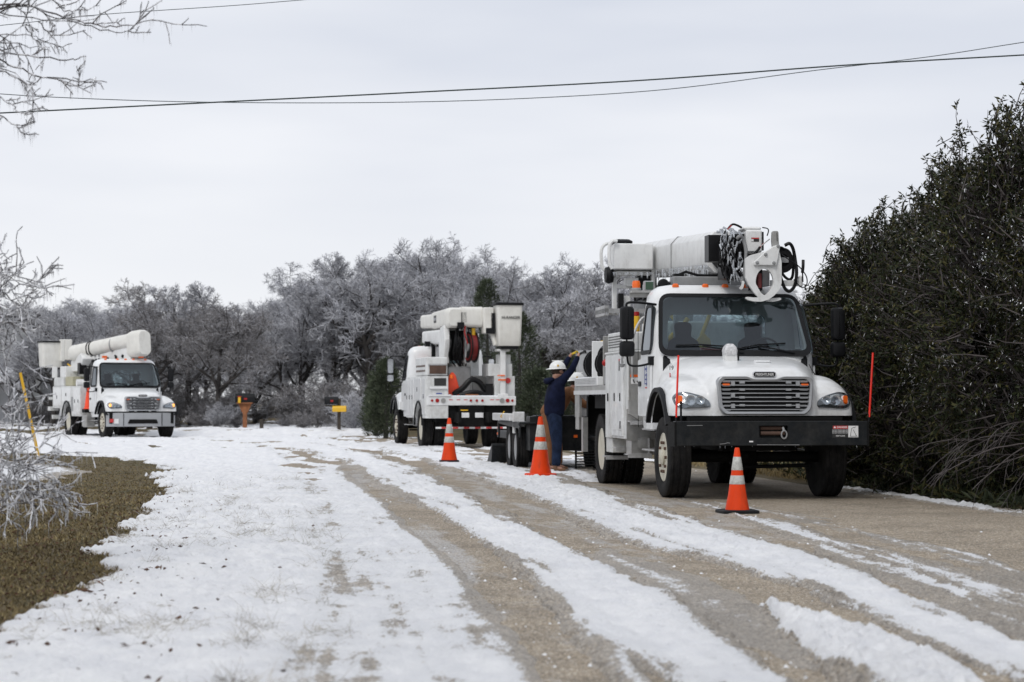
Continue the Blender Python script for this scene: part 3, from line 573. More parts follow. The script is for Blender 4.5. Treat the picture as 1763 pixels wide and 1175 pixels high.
# boom: octagonal outer section, dark inner section
def oct_ring(cx, y, zc, w_, h_, k=.38): return [(cx + a_ * w_, y, zc + c * h_) for a_, c in ((-1, -1 + k), (-1 + k, -1), (1 - k, -1), (1, -1 + k), (1, 1 - k), (1 - k, 1), (-1 + k, 1), (-1, 1 - k))]
b = MB(); b.loft([oct_ring(-.19, -7.25, 3.60, .22, .24), oct_ring(-.19, -7.1, 3.60, .27, .29), oct_ring(-.19, -2.35, 3.40, .265, .29), oct_ring(-.19, -2.12, 3.38, .265, .30)]); boom = b.obj('boom', boom_white, T1, bevel=.012)
b = MB(); b.loft([oct_ring(-.19, -4.62, 3.495, .275, .300), oct_ring(-.19, -4.58, 3.495, .275, .300)]); b.obj('weld_band', galv, boom)
b = MB(); b.box((.085, -6.7, 3.62), (.03, .13, .34)); b.obj('level_indicator', steel, boom, bevel=.006); MB().box((.103, -6.7, 3.60), (.006, .07, .24)).obj('level_indicator', plate_or if False else silver, boom)
b = MB(); b.loft([oct_ring(-.19, -2.4, 3.38, .20, .225), oct_ring(-.19, -1.0, 3.33, .20, .225)]); b.obj('inner_boom', lead, boom)
b = MB(); b.cyl((-.19, -5.8, 2.98), (-.19, -3.2, 3.06), .09); b.cyl((-.19, -3.2, 3.06), (-.19, -2.3, 3.12), .05); b.box((-.19, -2.45, 3.14), (.30, .5, .10)); b.prism([(-6.0, 2.85), (-2.5, 3.09), (-2.5, 3.15), (-6, 3.12)], 'x', -.02, .03); b.obj('lift_cylinder', galv, boom)
P = []
for j in range(330):
    t = random.random(); y = -2.12 - t * 5.0; zc = 3.38 + (-(y + 2.12)) * .0425; sx_ = random.choice((.05, .075, .06, -.43)); P.append((sx_, y, zc - .19 + (0 if sx_ > .06 else -.06)))
icicles(boom, P, .05, .17)
# boom rest above the cab
b = MB(); b.bb(-.75, .58, -2.30, -2.05, 2.90, 3.03); b.bb(-.72, -.66, -2.2, -2.1, 1.9, 2.9); b.bb(.50, .56, -2.2, -2.1, 1.9, 2.9); br_ = b.obj('boom_rest', galv, T1, bevel=.015)
b = MB(); b.bb(.42, .56, -2.25, -2.1, 3.03, 3.07); b.tube([(.5, -2.15, 3.05), (.38, -2.15, 3.10), (.2, -2.15, 3.05), (-.1, -2.15, 3.05), (-.3, -2.15, 3.12)], .02, 6); b.bb(-.45, -.1, -2.28, -2.08, 3.03, 3.10); b.obj('rest_saddle', black, br_)
b = MB(); b.bb(.62, 1.16, -2.35, -2.15, 2.80, 2.83); b.bb(.62, 1.16, -2.35, -2.33, 2.74, 2.83); b.obj('light_bracket', steel, T1)
beacon(T1, (1.08, -2.25, 2.83), .14, .062)
b = MB().bb(.83, .97, -2.31, -2.20, 2.83, 2.97).obj('work_lamp', silver, T1, bevel=.01); MB().bb(.845, .955, -2.20, -2.196, 2.845, 2.955).obj('lens', M('green_lens', (.02, .06, .03), .15), b)
b = MB().lathe([(.002, -.07), (.06, -.06), (.08, -.02), (.08, .03), (.06, .05), (.002, .055)], (.70, -2.2, 2.92), 'y', 20).obj('work_lamp', black, T1); MB().bb(.60, .66, -2.25, -2.15, 2.84, 2.95).obj('lamp_bracket', black, b)
# operator platform / control seat on the passenger side rear
b = MB(); b.bb(.13, .76, -6.35, -5.75, 3.36, 3.77); seat = b.obj('control_console', boom_white, T1, bevel=.012)
b = MB(); b.loft([[(.60 + a_, -6.05 + yy, z) for a_, yy in rrect(.17 * k, .2 * k, .08)] for z, k in ((3.765, 1), (3.82, 1), (3.85, .75))]); b.obj('seat_pad', black, seat)
b = MB(); b.tube(smooth_path([(.80, -5.7, 3.36), (.84, -5.7, 3.45), (.85, -5.7, 3.7), (.80, -5.7, 3.80), (.72, -5.7, 3.80)], 4), .028, 8); b.obj('seat_frame', boom_white, seat); b = MB(); b.tube(smooth_path([(.80, -6.3, 3.36), (.86, -6.3, 3.45), (.87, -6.3, 3.7), (.80, -6.3, 3.80), (.72, -6.3, 3.80)], 4), .028, 8); b.obj('seat_frame', boom_white, seat)
b = MB(); b.lathe([(.002, -.06), (.12, -.06), (.14, 0), (.12, .06), (.002, .06)], (.80, -6.0, 3.28), 'x', 20); b.obj('lamp', black, seat)
b = MB(); b.bb(.66, .73, -6.15, -6.05, 2.72, 3.36); b.bb(.20, .26, -6.15, -6.05, 2.9, 3.36); b.box((.45, -6.08, 3.10), (.5, .07, .06)); b.box((.45, -6.1, 3.31), (.62, .3, .07)); b.tube([(.66, -6.1, 3.22), (.5, -6.1, 3.34)], .02, 5); b.bb(.45, .62, -6.12, -6.0, 2.72, 2.95); b.tube([(.26, -6.1, 3.0), (.0, -6.3, 3.3)], .04, 6); b.bb(.32, .52, -6.2, -6.0, 3.10, 3.24)
b.obj('platform_frame', boom_white, T1, bevel=.006)
b = MB(); b.bb(.10, .92, -6.6, -5.7, 2.66, 2.73); b.bb(.86, .92, -6.6, -5.7, 2.62, 2.78); pf = b.obj('foot_platform', alu, T1)
b = MB(); b.bb(.58, .66, -6.0, -5.9, 2.74, 2.98); b.tube([(.4, -6, 3.0), (.37, -6, 2.86), (.3, -6, 2.9)], .02, 6); b.bb(.02, .3, -6.4, -6.0, 2.9, 3.3); b.obj('hydraulic_valve', lead, T1)
P = [(random.uniform(.1, .92), random.choice((-5.7, -6.5)), 2.66) for _ in range(60)] + [(random.uniform(.13, .8), -5.75, 3.3) for _ in range(40)]
icicles(pf, P, .03, .10)
icicles(pf, [(.66, -5.7, 2.63), (.30, -5.7, 3.1)], .16, .3, .012, 'icicle', stuff=False)
# boom head: pole guides (claw), head box, hose reels (front plane near y=-0.75)
def Z4(u, v): return (.363 - .001103 * u, 3.803 - .001082 * v)
def plate(name, uv, y0, y1, m, parent, bevel=.008, rr=.012, holes=()):
    me = MB().prism(roundpoly([Z4(*p) for p in uv], rr, 3), 'y', y0, y1).mesh('p', bevel=bevel)
    if holes: me = cut(me, [MB().prism([Z4(*p) for p in h], 'y', y0 - .2, y1 + .2).mesh('c') for h in holes], name)
    return link(name, me, m, parent)
hole = [(695 + 112 * math.cos(a) * (1 if math.sin(a) < .2 else 1 - .35 * math.sin(a)), 850 + 165 * math.sin(a)) for a in [2 * math.pi * j / 36 for j in range(36)]]
claw = plate('pole_claw', [(455, 560), (520, 515), (690, 470), (885, 470), (912, 600), (912, 860), (890, 940), (820, 1020), (745, 1075), (660, 1100), (560, 1098), (480, 1078), (455, 1058), (470, 1040), (560, 1048), (620, 1046), (560, 985), (490, 880), (455, 800)], -.80, -.74, boom_white, T1, holes=(hole,))
plate('claw_finger', [(730, 1090), (800, 1052), (905, 1044), (928, 1060), (905, 1078), (830, 1098)], -.86, -.81, boom_white, claw)
plate('claw_finger', [(430, 830), (455, 850), (445, 900), (430, 940), (405, 950), (392, 925), (420, 895)], -.84, -.79, boom_white, claw)
plate('claw_pivot', [(548, 610), (690, 478), (800, 400), (862, 385), (885, 400), (858, 560), (838, 645), (560, 645)], -.735, -.70, boom_white, claw)
b = MB()
for u, v in ((700, 508), (593, 612), (803, 614), (858, 400)):
    x, z = Z4(u, v); b.lathe([(.002, .03), (.016, .028), (.022, .015), (.024, 0)], (x, -.70, z), 'y', 12)
b.obj('bolt', galv, claw)
up = plate('mast_plate', [(795, 225), (805, 208), (865, 206), (878, 220), (886, 400), (860, 400), (800, 420), (790, 330)], -.80, -.76, steel, T1)
plate('slot', [(852, 225), (862, 225), (866, 340), (856, 340)], -.765, -.755, ink, up)
b = MB(); x0, z0 = Z4(500, 470); x1, z1 = Z4(705, 185); b.bb(x0, x1, -1.35, -.90, z0, z1); b.bb(x0 + .02, x1 - .0, -1.30, -.95, z1, z1 + .05); b.bb(x0 + .01, x1, -1.42, -1.3, z0 + .1, z1 - .1); hb = b.obj('boom_head', boom_white, T1, bevel=.02)
x0, z0 = Z4(565, 335); x1, z1 = Z4(663, 284); lb = MB().bb(x0, x1, -.90, -.896, z0, z1).obj('warning_sign', ink, hb); MB().bb(x0, x1, -.897, -.893, z1 - .016, z1).obj('sign_header', redp, lb); MB().bb(x0, x0 - .03, -.897, -.893, z0 + .004, z1 - .02).obj('sign_panel', inkw, lb)
b = MB(); x0, z0 = Z4(735, 440); x1, z1 = Z4(700, 205); b.bb(x0, x1, -1.25, -.95, z0, z1); b.obj('head_plate', black, hb)
# red and black tool inside claw
b = MB(); x, z = Z4(655, 850); b.bb(x - .022, x + .022, -.92, -.82, z - .08, z + .12); b.obj('claw_cylinder', M('dull_red', (.12, .012, .012), .5), claw); x, z = Z4(645, 980); b = MB(); b.bb(x - .03, x + .03, -.92, -.84, z - .04, z + .06); x, z = Z4(630, 800); b.bb(x - .10, x + .09, -1.02, -.97, z - .16, z + .15); b.obj('claw_cylinder', black, claw)
x0, z0 = Z4(580, 1000); x1, z1 = Z4(815, 690)
MB().bb(x0, x1, -1.3, -.98, z0 + .12, z1).obj('head_underside', galv, hb)
# tangled hoses and iced hydraulics beside the head
b = MB(); x0, z0 = Z4(235, 800); x1, z1 = Z4(430, 300); b.bb(x0, x1, -1.35, -1.0, z0, z1); x0, z0 = Z4(90, 560); x1, z1 = Z4(300, 220); b.bb(x0 - .03, x1, -1.6, -1.35, z0, z1)
for k in range(16):
    x, z = Z4(random.uniform(215, 400), random.uniform(200, 420)); P = [(x, random.uniform(-1.05, -.85), z)]
    for q in range(4): P.append((x + random.uniform(-.07, .07), random.uniform(-1.08, -.82), z - (q + 1) * random.uniform(.08, .13)))
    b.tube(smooth_path(P, 4), random.uniform(.010, .018), 6)
b.obj('hose_bundle', hose, T1)
b = MB()
for k in range(46):
    x, z = Z4(random.uniform(180, 440), random.uniform(190, 760)); l = random.uniform(.05, .2); b.tube([(x, random.uniform(-.99, -.80), z), (x + random.uniform(-.02, .02), -.88, z - l * .5), (x + random.uniform(-.03, .03), -.88, z - l)], [random.uniform(.008, .02), random.uniform(.006, .013), .001], 5)
for k in range(14):
    x, z = Z4(random.uniform(160, 450), random.uniform(175, 230)); b.tube([(x, -.95, z), (x + .05, -.95, z + random.uniform(-.02, .03))], .017, 5)
b.obj('ice_coating', ice, T1)
def hz(pts, r, y, m=hose, name='hose', par=T1):
    P = []
    for i, (u, v) in enumerate(pts): x, z = Z4(u, v); P.append((x, y + .02 * math.sin(i * 1.7), z))
    return MB().tube(smooth_path(P, 7), r, 8).obj(name, m, par)
hz([(285, 175), (340, 115), (400, 118), (470, 150)], .015, -1.0); hz([(280, 180), (330, 125)], .006, -.98, redp)
hz([(510, 495), (580, 490), (640, 440), (665, 405)], .018, -.84); hz([(665, 405), (700, 365), (745, 335)], .006, -.84, redp); hz([(670, 400), (720, 350), (780, 305)], .008, -.82, alu)
hz([(700, 155), (760, 170), (780, 200), (765, 260)], .008, -.88); hz([(380, 300), (400, 275), (440, 275), (470, 330), (490, 480), (470, 700), (440, 850)], .024, -.88, galv, 'guard_rail')
hz([(1000, 375), (1060, 352), (1110, 420), (1140, 560), (1150, 720), (1125, 880), (1065, 955), (1000, 910), (940, 760), (900, 540)], .024, -.95)
hz([(905, 470), (960, 425), (1040, 420), (1100, 470), (1130, 600), (1120, 760), (1080, 800), (1000, 730), (910, 560)], .020, -1.05)
hz([(950, 495), (1040, 560), (1130, 610), (1210, 680), (1265, 780), (1262, 880), (1215, 908), (1160, 870), (1100, 810)], .008, -.90)
hz([(895, 415), (960, 400), (1010, 420)], .018, -1.0)
x, z = Z4(985, 570); b = MB(); b.lathe([(.002, -.16), (.155, -.15), (.165, -.12), (.13, -.1), (.13, .05), (.165, .07), (.165, .10), (.10, .105), (.06, .06), (.002, .06)], (x, -1.1, z), 'y', 28); b.obj('hose_reel', lead, T1)
x0, z0 = Z4(905, 590); b = MB(); b.bb(x0, x0 - .17, -1.0, -.985, z0, z0 + .07); b.obj('reel_plate', galv, T1)
x, z = Z4(1205, 830); MB().bb(x - .03, x + .03, -1.0, -.94, z - .08, z + .08).obj('hook_bracket', boom_white, T1, bevel=.02)
x0, z0 = Z4(1175, 760); b = MB(); b.bb(-.55, x0, -1.02, -.97, z0 - .14, z0 - .06); b.obj('reel_arm', boom_white, T1)
hz([(1232, 560), (1225, 650), (1222, 720)], .022, -.93); hz([(1222, 700), (1222, 840)], .010, -.93)
icicles(hb, [(Z4(random.uniform(450, 900), 0)[0], -.76, Z4(0, random.choice((1085, 1085, 640)))[1]) for _ in range(7)], .02, .07, .005)
# cargo seen through the cab's rear window: yellow sling hooks, orange strap
b = MB(); b.lathe([(.002, -.02), (.13, -.02), (.15, 0), (.13, .02), (.002, .02)], (.45, -2.4, 2.12), 'y', 20); b.tube([(.45, -2.4, 2.2), (.30, -2.4, 2.45)], .035, 8); b.tube([(.35, -2.4, 2.25), (.55, -2.4, 2.5)], .03, 8); b.prism([(.15, 1.98), (-.05, 1.98), (-.02, 2.15), (.08, 2.25), (.18, 2.12)], 'y', -2.43, -2.37); b.tube([(.1, -2.4, 2.2), (-.02, -2.4, 2.5)], .03, 8); b.obj('lifting_hook', M('hook_yellow', (.55, .36, .03), .5), T1)
MB().bb(-.55, .55, -2.06, -2.02, 1.98, 2.02).obj('cargo_strap', flag_or, T1)
b = MB(); b.bb(-.7, .7, -3.8, -2.75, 1.5, 2.42); b.obj('cargo_box', body_white, T1, bevel=.02)
icicles(T1, [(random.uniform(-1.2, 1.2), 1.19, .70) for _ in range(10)] + [(1.2, random.uniform(-6.9, -4), 1.37) for _ in range(30)], .015, .05, .004)

# ------------------------------------------------------------------ TRUCK 2: bucket truck seen from behind
T2 = empty('utility_truck', (-2.22, 61.0, 0), R(11.5), label='white bucket truck seen from behind, folded boom and tall white bucket over its tailboard', cat='truck')
truck_front(T2, -.06, clutter=False)
for s in (1, -1): wheel(T2, s * 1.03, 0, s, wd=.31); wheel(T2, s * 1.04, -4.5, s, wd=.28, dual=True, front=False)
YT = -5.75
b = MB(); b.bb(-.62, 1.2, YT, -2.4, 1.14, 1.30); b.bb(-1.2, 1.2, YT - .02, YT + .1, 1.14, 1.385); dk = b.obj('tailboard', white, T2, bevel=.01)
for x in (-1.06, -.92, -.02, .14, .29, .97, 1.10):
    rr_ = .052 if x in (-.92, .97) else .034; MB().lathe([(.002, -.02), (rr_, -.018), (rr_, 0), (.002, .002)], (x, YT - .025, 1.27), 'y', 16).obj('tail_lamp', redlens, dk)
for x in (-.76, .82): MB().lathe([(.045, -.02), (.062, -.02), (.062, 0), (.045, 0)], (x, YT - .025, 1.27), 'y', 18).obj('lamp_ring', steel, dk)
for x in (-.55, -.35, -.16, .55, .7): MB().bb(x - .05, x + .05, YT - .024, YT - .019, 1.28, 1.30).obj('sticker', redp, dk)
b = MB(); b.bb(-1.2, -.70, YT + .02, YT + .14, .82, 1.14); b.bb(-1.18, 1.14, YT + .1, YT + .22, .78, 1.14); b.bb(-.9, .9, YT + .3, -3.0, .7, 1.14); b.bb(-.34, .34, YT - .05, YT + .1, .58, 1.14); b.obj('rear_underframe', under, T2, bevel=.01)
MB().bb(-1.09, -.80, YT + .012, YT + .018, .95, 1.06).obj('licence_plate', plate_or, T2)
for x in (-.18, .20): MB().bb(x - .11, x + .11, YT - .056, YT - .051, .82, .95).obj('licence_plate', inkw, T2)
MB().bb(-.30, -.10, YT - .056, YT - .051, 1.00, 1.03).obj('sticker', yellow, T2)
b = MB(); b.bb(-.95, .95, YT + .02, YT + .06, .525, .575); ub = b.obj('underride_bar', inkw, T2)
for k in range(6): MB().bb(-.8 + k * .3, -.65 + k * .3, YT + .015, YT + .022, .527, .573).obj('reflective_strip', redp, ub)
# driver's side cabinets
b = MB(); me = MB().bb(-1.215, -.62, YT, -2.25, .80, 1.92).mesh('cb', bevel=.01); c = MB().prism([(-4.5 + .62 * math.cos(a), .56 + .64 * math.sin(a)) for a in [2 * math.pi * j / 32 for j in range(32)]], 'x', -1.4, -.9).mesh('c')
cb = link('tool_cabinet', cut(me, [c], 'tool_cabinet'), body_white, T2)
for y0, y1, z0 in ((-2.72, -2.3, .86), (-3.2, -2.76, .86), (-3.68, -3.24, .86), (-4.9, -3.75, 1.28), (-5.68, -5.15, .9)):
    d = MB().bb(-1.235, -1.212, y0, y1, z0, 1.86).obj('cabinet_door', white, cb, bevel=.006); latch(d, -1.245, (y0 + y1) / 2, (z0 + 1.86) / 2, 1)
b = MB()
for j in range(17):
    a = R(2 + 176 * j / 16); b.v
P = [(-4.5 + .64 * math.cos(R(4 + 172 * j / 18)), .56 + .66 * math.sin(R(4 + 172 * j / 18))) for j in range(19)]
b.loft([[(-1.20, y, z), (-1.25, y, z), (-1.25, -4.5 + (y + 4.5) * 1.07, .56 + (z - .56) * 1.07), (-1.20, -4.5 + (y + 4.5) * 1.07, .56 + (z - .56) * 1.07)] for y, z in P]); b.obj('fender_trim', black, T2)
b = MB(); b.bb(-1.2, -.64, YT + .02, -3.8, 1.93, 2.42); bx = b.obj('top_box', body_white, T2, bevel=.02)
b = MB()
for i in range(7):
    for j in range(2): b.box((-1.204, -5.4 + i * .22, 2.06 + j * .13), (.006, .15, .05))
b.obj('slots', rust, bx)
b = MB(); b.bb(-1.12, -.68, YT - .01, YT + .03, 1.98, 2.20); b.obj('open_shelf', rust, bx); b = MB(); b.bb(-1.15, -.66, YT - .02, YT + .2, 2.20, 2.24); b.bb(-1.15, -.66, YT - .02, YT + .2, 1.94, 1.97); b.obj('shelf_board', alu, bx)
b = MB().bb(-1.0, -.68, YT - .01, YT + .02, 1.66, 1.86).obj('vise_recess', ink, cb); b = MB(); b.bb(-1.12, -.64, YT - .05, YT + .02, 1.58, 1.63); b.bb(-1.15, -.55, YT - .05, YT + .02, 1.385, 1.43); b.obj('step', white, cb); MB().bb(-.95, -.80, YT - .055, YT - .03, 1.44, 1.47).obj('strap', blue, cb)
# passenger's side cabinets
b = MB(); b.bb(.66, 1.215, YT + .2, -2.25, .80, 1.92); b.bb(.50, 1.15, YT + .25, -4.6, 1.92, 2.25); b.bb(.80, 1.12, YT + .3, -5.0, 2.25, 2.5); b.obj('tool_cabinet', galv if False else body_white, T2, bevel=.01)
b = MB(); b.bb(.28, .66, YT + 1.4, -3.0, 1.3, 1.95); b.obj('inner_cabinet', steel, T2, bevel=.01)
x_ = .86
b = MB(); b.bb(x_ - .07, x_ + .07, YT + .02, YT + .12, 1.38, 2.62); b.bb(x_ - .14, x_ + .14, YT + .0, YT + .12, 1.38, 1.45); b.bb(.72, 1.05, YT + .05, YT + .5, 2.58, 2.64); b.obj('bucket_rest', boom_white, T2, bevel=.01)
b = MB(); b.bb(.72, .92, YT - .01, YT + .01, 1.80, 1.84); b.bb(.70, .90, YT - .01, YT + .01, 1.92, 1.95); b.obj('sticker', amber, T2)
b = MB().lathe([(.052, -.01), (.075, -.01), (.075, 0), (.052, 0)], (1.02, YT + .18, 1.80), 'y', 22); b.box((1.02, YT + .175, 1.80), (.018, .006, .12), Matrix.Rotation(R(45), 3, 'Y')); b.obj('prohibition_sign', redp, T2)
# deck load

vs_ = MB(); vs_.loft([[(-.42 + a_, YT + .55 + yy, z) for a_, yy in rrect(w_, w_ * .8, w_ * .4)] for z, w_ in ((1.39, .20), (1.55, .19), (1.75, .14), (1.93, .09), (2.02, .03))]); vs_.obj('orange_vest', flag_or, T2, bevel=.02)
b = MB(); b.tube(smooth_path([(-.45, YT + .3, 1.44), (-.2, YT + .2, 1.6), (.02, YT + .2, 1.82), (.25, YT + .25, 1.76), (.42, YT + .3, 1.55), (.6, YT + .3, 1.45)], 5), [.05] + [.075] * 24 + [.05], 8); b.tube(smooth_path([(-.3, YT + .15, 1.42), (.1, YT + .1, 1.5), (.4, YT + .12, 1.42)], 5), .06, 8); b.bb(.42, .62, YT + .2, YT + .4, 1.38, 1.72); b.obj('canvas_bag', hose, T2)
MB().bb(-.15, .2, YT + .05, YT + .25, 1.39, 1.44).obj('wooden_block', wood, T2)
b = MB(); b.box((.1, YT + .22, 1.385), (1.3, .4, .04)); b.obj('snow_patch', M('snow_plain', (.8, .82, .86), .8, bump=.4), T2)
MB().lathe([(.04, 0), (.05, .03), (.045, .1), (.01, .11)], (-.52, YT + .1, 1.85), 'z', 12).obj('amber_lamp', amber, T2)
# turret, boom, reel, bucket
b = MB(); b.bb(-.48, .14, -4.9, -4.1, 1.3, 2.18); b.obj('pedestal', galv, T2, bevel=.02); b = MB(); b.cyl((-.17, -4.5, 2.18), (-.17, -4.5, 2.26), .38); b.obj('turntable', steel, T2)
b = MB(); b.prism([(-5.0, 2.26), (-4.3, 2.26), (-4.2, 2.7), (-4.4, 3.25), (-5.0, 3.3), (-5.15, 2.9)], 'x', -.62, -.47); b.prism([(-5.0, 2.26), (-4.3, 2.26), (-4.2, 2.7), (-4.4, 3.25), (-5.0, 3.3), (-5.15, 2.9)], 'x', -.05, .02); tr_ = b.obj('turret', boom_white, T2, bevel=.02)
b = MB().lathe([(.05, -.09), (.42, -.1), (.42, -.08), (.26, -.06), (.26, .06), (.42, .08), (.42, .1), (.05, .09)], (0, 0, 0), 'x', 28).obj('hose_reel', hose, T2, loc=(.10, -5.18, 2.70)); b.rotation_euler = (0, 0, R(8)); MB().lathe([(.29, -.06), (.33, -.116), (.36, -.112), (.36, .112), (.29, .06)], (0, 0, 0), 'x', 24).obj('red_hose', M('dull_red_hose', (.17, .010, .010), .5), b); MB().lathe([(.02, -.13), (.12, -.13), (.12, .13), (.02, .13)], (0, 0, 0), 'x', 16).obj('reel_hub', galv, b)
for kk in range(9):
    x0 = random.uniform(-.5, .15); b = MB(); b.tube(smooth_path([(x0, -5.05, random.uniform(3.0, 3.4)), (x0 + random.uniform(-.12, .12), -5.25, 2.8), (x0 + random.uniform(-.1, .1), -5.1, 2.45), (x0 * .6, -4.9, 2.2)], 5), random.uniform(.012, .024), 6); b.obj('hose', hose, T2)
MB().bb(-.46, -.06, -4.85, -4.3, 2.35, 3.15).obj('turret_core', under, T2)
MB().bb(-.60, .25, -4.6, -4.3, 3.21, 3.27).obj('boom_gap_shade', under, T2); MB().bb(-.72, -.2, -2.6, -2.4, 2.78, 2.86).obj('boom_saddle', black, T2)  # black bar fills the space between the booms, standing in for its shade
icicles(T2, [(random.uniform(-.5, -.1), random.uniform(-5, -.8), 3.26) for _ in range(70)] + [(random.uniform(-.6, -.1), random.uniform(-4.6, -1), 2.84) for _ in range(50)], .04, .14, .008)
b = MB(); b.loft([[(-.35 + a_ , y, zc + c) for a_, c in rrect(.20, hh, .06)] for y, zc, hh in ((-4.7, 3.0, .20), (-3.2, 3.02, .2), (-.9, 3.08, .17))]); bo = b.obj('lower_boom', boom_white, T2)
b = MB(); b.loft([[(-.32 + a_ * k, y, zc + c * k) for a_, c in rrect(.22, hh, .07)] for y, zc, hh, k in ((-.5, 3.54, .19, .7), (-.55, 3.54, .19, 1), (-2.4, 3.50, .19, 1), (-2.5, 3.50, .23, 1), (-5.1, 3.50, .25, 1))]); ub_ = b.obj('upper_boom', frp, T2)
b = MB(); b.loft([[(-.30 + a_, y, zc + c) for a_, c in rrect(.30 * k, .27 * k, .12 * k)] for y, zc, k in ((-5.0, 3.48, 1), (-5.3, 3.48, 1), (-5.45, 3.48, .8))]); b.loft([[(x, -5.2 + a_, 3.5 + c) for a_, c in rrect(.28, .27, .1)] for x in (-.2, .10, .35)]); b.obj('elbow', frp, T2)
MB().bb(-.545, -.535, -3.3, -2.9, 3.42, 3.62).obj('logo_panel', ink, ub_); MB().bb(-.548, -.544, -3.25, -2.95, 3.48, 3.56).obj('logo_panel', silver, ub_)
b = MB(); b.bb(-.22, -.08, -5.48, -5.3, 3.35, 3.62); b.bb(-.33, -.15, -5.5, -5.3, 3.2, 3.35); b.obj('elbow_joint', black, T2)
b = MB(); b.tube(smooth_path([(-.1, -5.45, 3.35), (-.12, -5.4, 3.1), (-.05, -5.3, 2.9), (.05, -5.2, 2.6)], 5), .02, 6); b.obj('hose', redp, T2); b = MB(); b.tube([(.14, -5.3, 3.2), (.14, -5.3, 3.0)], .05, 8); b.obj('strap', yellow, T2)
b = MB(); b.loft([[(.50 + a_, -5.4 + yy, z) for a_, yy in rrect(.14, .2, .05)] for z in (3.05, 3.75)]); b.bb(.35, .5, -5.55, -5.2, 3.35, 3.72); b.obj('jib', frp, T2, bevel=.02); b = MB(); b.bb(.42, .66, -5.62, -5.4, 3.05, 3.2); b.bb(.56, .66, -5.6, -5.4, 3.1, 3.6); b.obj('jib_mount', black, T2)
b = MB(); b.loft([[(1.02 + a_, -5.55 + yy, z) for a_, yy in rrect(w_, w_ * .95, .08)] for z, w_ in ((2.72, .29), (2.76, .31), (3.1, .32), (3.80, .345))]); bk = b.obj('bucket', frp, T2)
b = MB(); b.loft([[(1.02 + a_, -5.55 + yy, z) for a_, yy in rrect(w_, w_ * .95, .09)] for z, w_ in ((3.80, .37), (3.81, .385), (3.86, .385), (3.875, .36))]); b.obj('rim', black, bk); b = MB(); b.bb(.78, 1.26, -5.8, -5.3, 2.64, 2.72); b.obj('bucket_base', black, bk)
text('HI-RANGER', .105, ink, bk, (1.04, -5.889, 3.47), REAR, .002, .92)
b = MB(); b.tube([(.70, -5.5, 2.75), (.60, -5.45, 3.1)], .07, 8); b.obj('bucket_arm', frp, T2)
b = MB(); b.bb(.30, .55, -3.9, -3.6, 1.9, 3.1); b.bb(.05, .3, -4.0, -3.7, 1.9, 2.5); b.obj('cabinet_tower', body_white, T2, bevel=.01)
b = MB(); b.bb(-.9, -.5, -2.15, -2.05, 2.4, 2.45); b.obj('orange_cone_tip', flag_or, T2)
b = MB(); b.tube([(-.45, -2.3, 1.9), (-.45, -2.3, 2.9)], .06, 8); b.tube([(-.7, -2.3, 2.88), (-.1, -2.3, 2.88)], .05, 8); b.obj('boom_rest', black, T2)

# ------------------------------------------------------------------ TRUCK 3: bucket truck, far left
T3 = empty('utility_truck', (-12.72, 70.8, 0), R(206), label='white bucket truck with silver bumper and lit amber signals, far left on the bend', cat='truck')
truck_front(T3, -.17, clutter=False, amber_l=True)
for s in (1, -1): wheel(T3, s * 1.03, 0, s, wd=.31); wheel(T3, s * 1.04, -4.6, s, wd=.28, dual=True, front=False)
b = MB(); b.loft([[(x, y, z) for z in (.40, .86) for y in ((.72 - abs(x) ** 3 * .12), (.86 - abs(x) ** 3 * .16))][0:2] + [(x, .86 - abs(x) ** 3 * .16, .86), (x, .72 - abs(x) ** 3 * .12, .86)] for x in [-1.18 + 2.36 * j / 16 for j in range(17)]]); bu = b.obj('bumper', silver, T3, bevel=.01)
MB().prism(roundpoly([(-.52, .50), (.52, .50), (.46, .64), (-.46, .64)], .03), 'y', .80, .872).obj('air_slot', under, bu)
for x in (-.66, .66): MB().bb(x - .006, x + .006, .80, .842, .42, .85).obj('bumper_seam', under, bu)
MB().bb(.82, .96, .70, .80, .50, .66).obj('sticker', inkw, bu)
MB().bb(.98, 1.10, .62, .74, .54, .66).obj('sticker', redp, bu)
for x, w_ in ((0, .2), (-.38, .09), (.38, .09)): MB().bb(x - w_, x + w_, .74, .815, .905, .945).obj('hood_slot', under, T3)
MB().bb(-1.1, 1.1, .2, .70, .5, .92).obj('front_underbody', under, T3)
# body
me = MB().bb(.62, 1.215, -6.7, -2.7, .72, 1.78).mesh('cb', bevel=.01); c = MB().prism([(-4.6 + .62 * math.cos(a), .56 + .64 * math.sin(a)) for a in [2 * math.pi * j / 32 for j in range(32)]], 'x', .9, 1.4).mesh('c'); c2 = MB().bb(.5, 1.4, -7, -5.6, .5, 1.0).mesh('c')
cb = link('tool_cabinet', cut(me, [c, c2], 'tool_cabinet'), body_white, T3)
for y0, y1, z0 in ((-3.15, -2.75, .78), (-3.65, -3.2, .78), (-5.3, -4.05, 1.24), (-6.6, -5.4, 1.08)):
    d = MB().bb(1.212, 1.234, y0, y1, z0, 1.72).obj('cabinet_door', white, cb, bevel=.006); latch(d, 1.236, (y0 + y1) / 2, (z0 + 1.72) / 2, 1)
d = MB().bb(1.214, 1.225, -3.98, -3.72, .9, 1.4).obj('stainless_panel', galv, cb)
P = [(-4.6 + .64 * math.cos(R(4 + 172 * j / 18)), .56 + .66 * math.sin(R(4 + 172 * j / 18))) for j in range(19)]
b = MB(); b.loft([[(1.20, y, z), (1.25, y, z), (1.25, -4.6 + (y + 4.6) * 1.08, .56 + (z - .56) * 1.08), (1.20, -4.6 + (y + 4.6) * 1.08, .56 + (z - .56) * 1.08)] for y, z in P]); b.obj('fender_trim', black, T3)
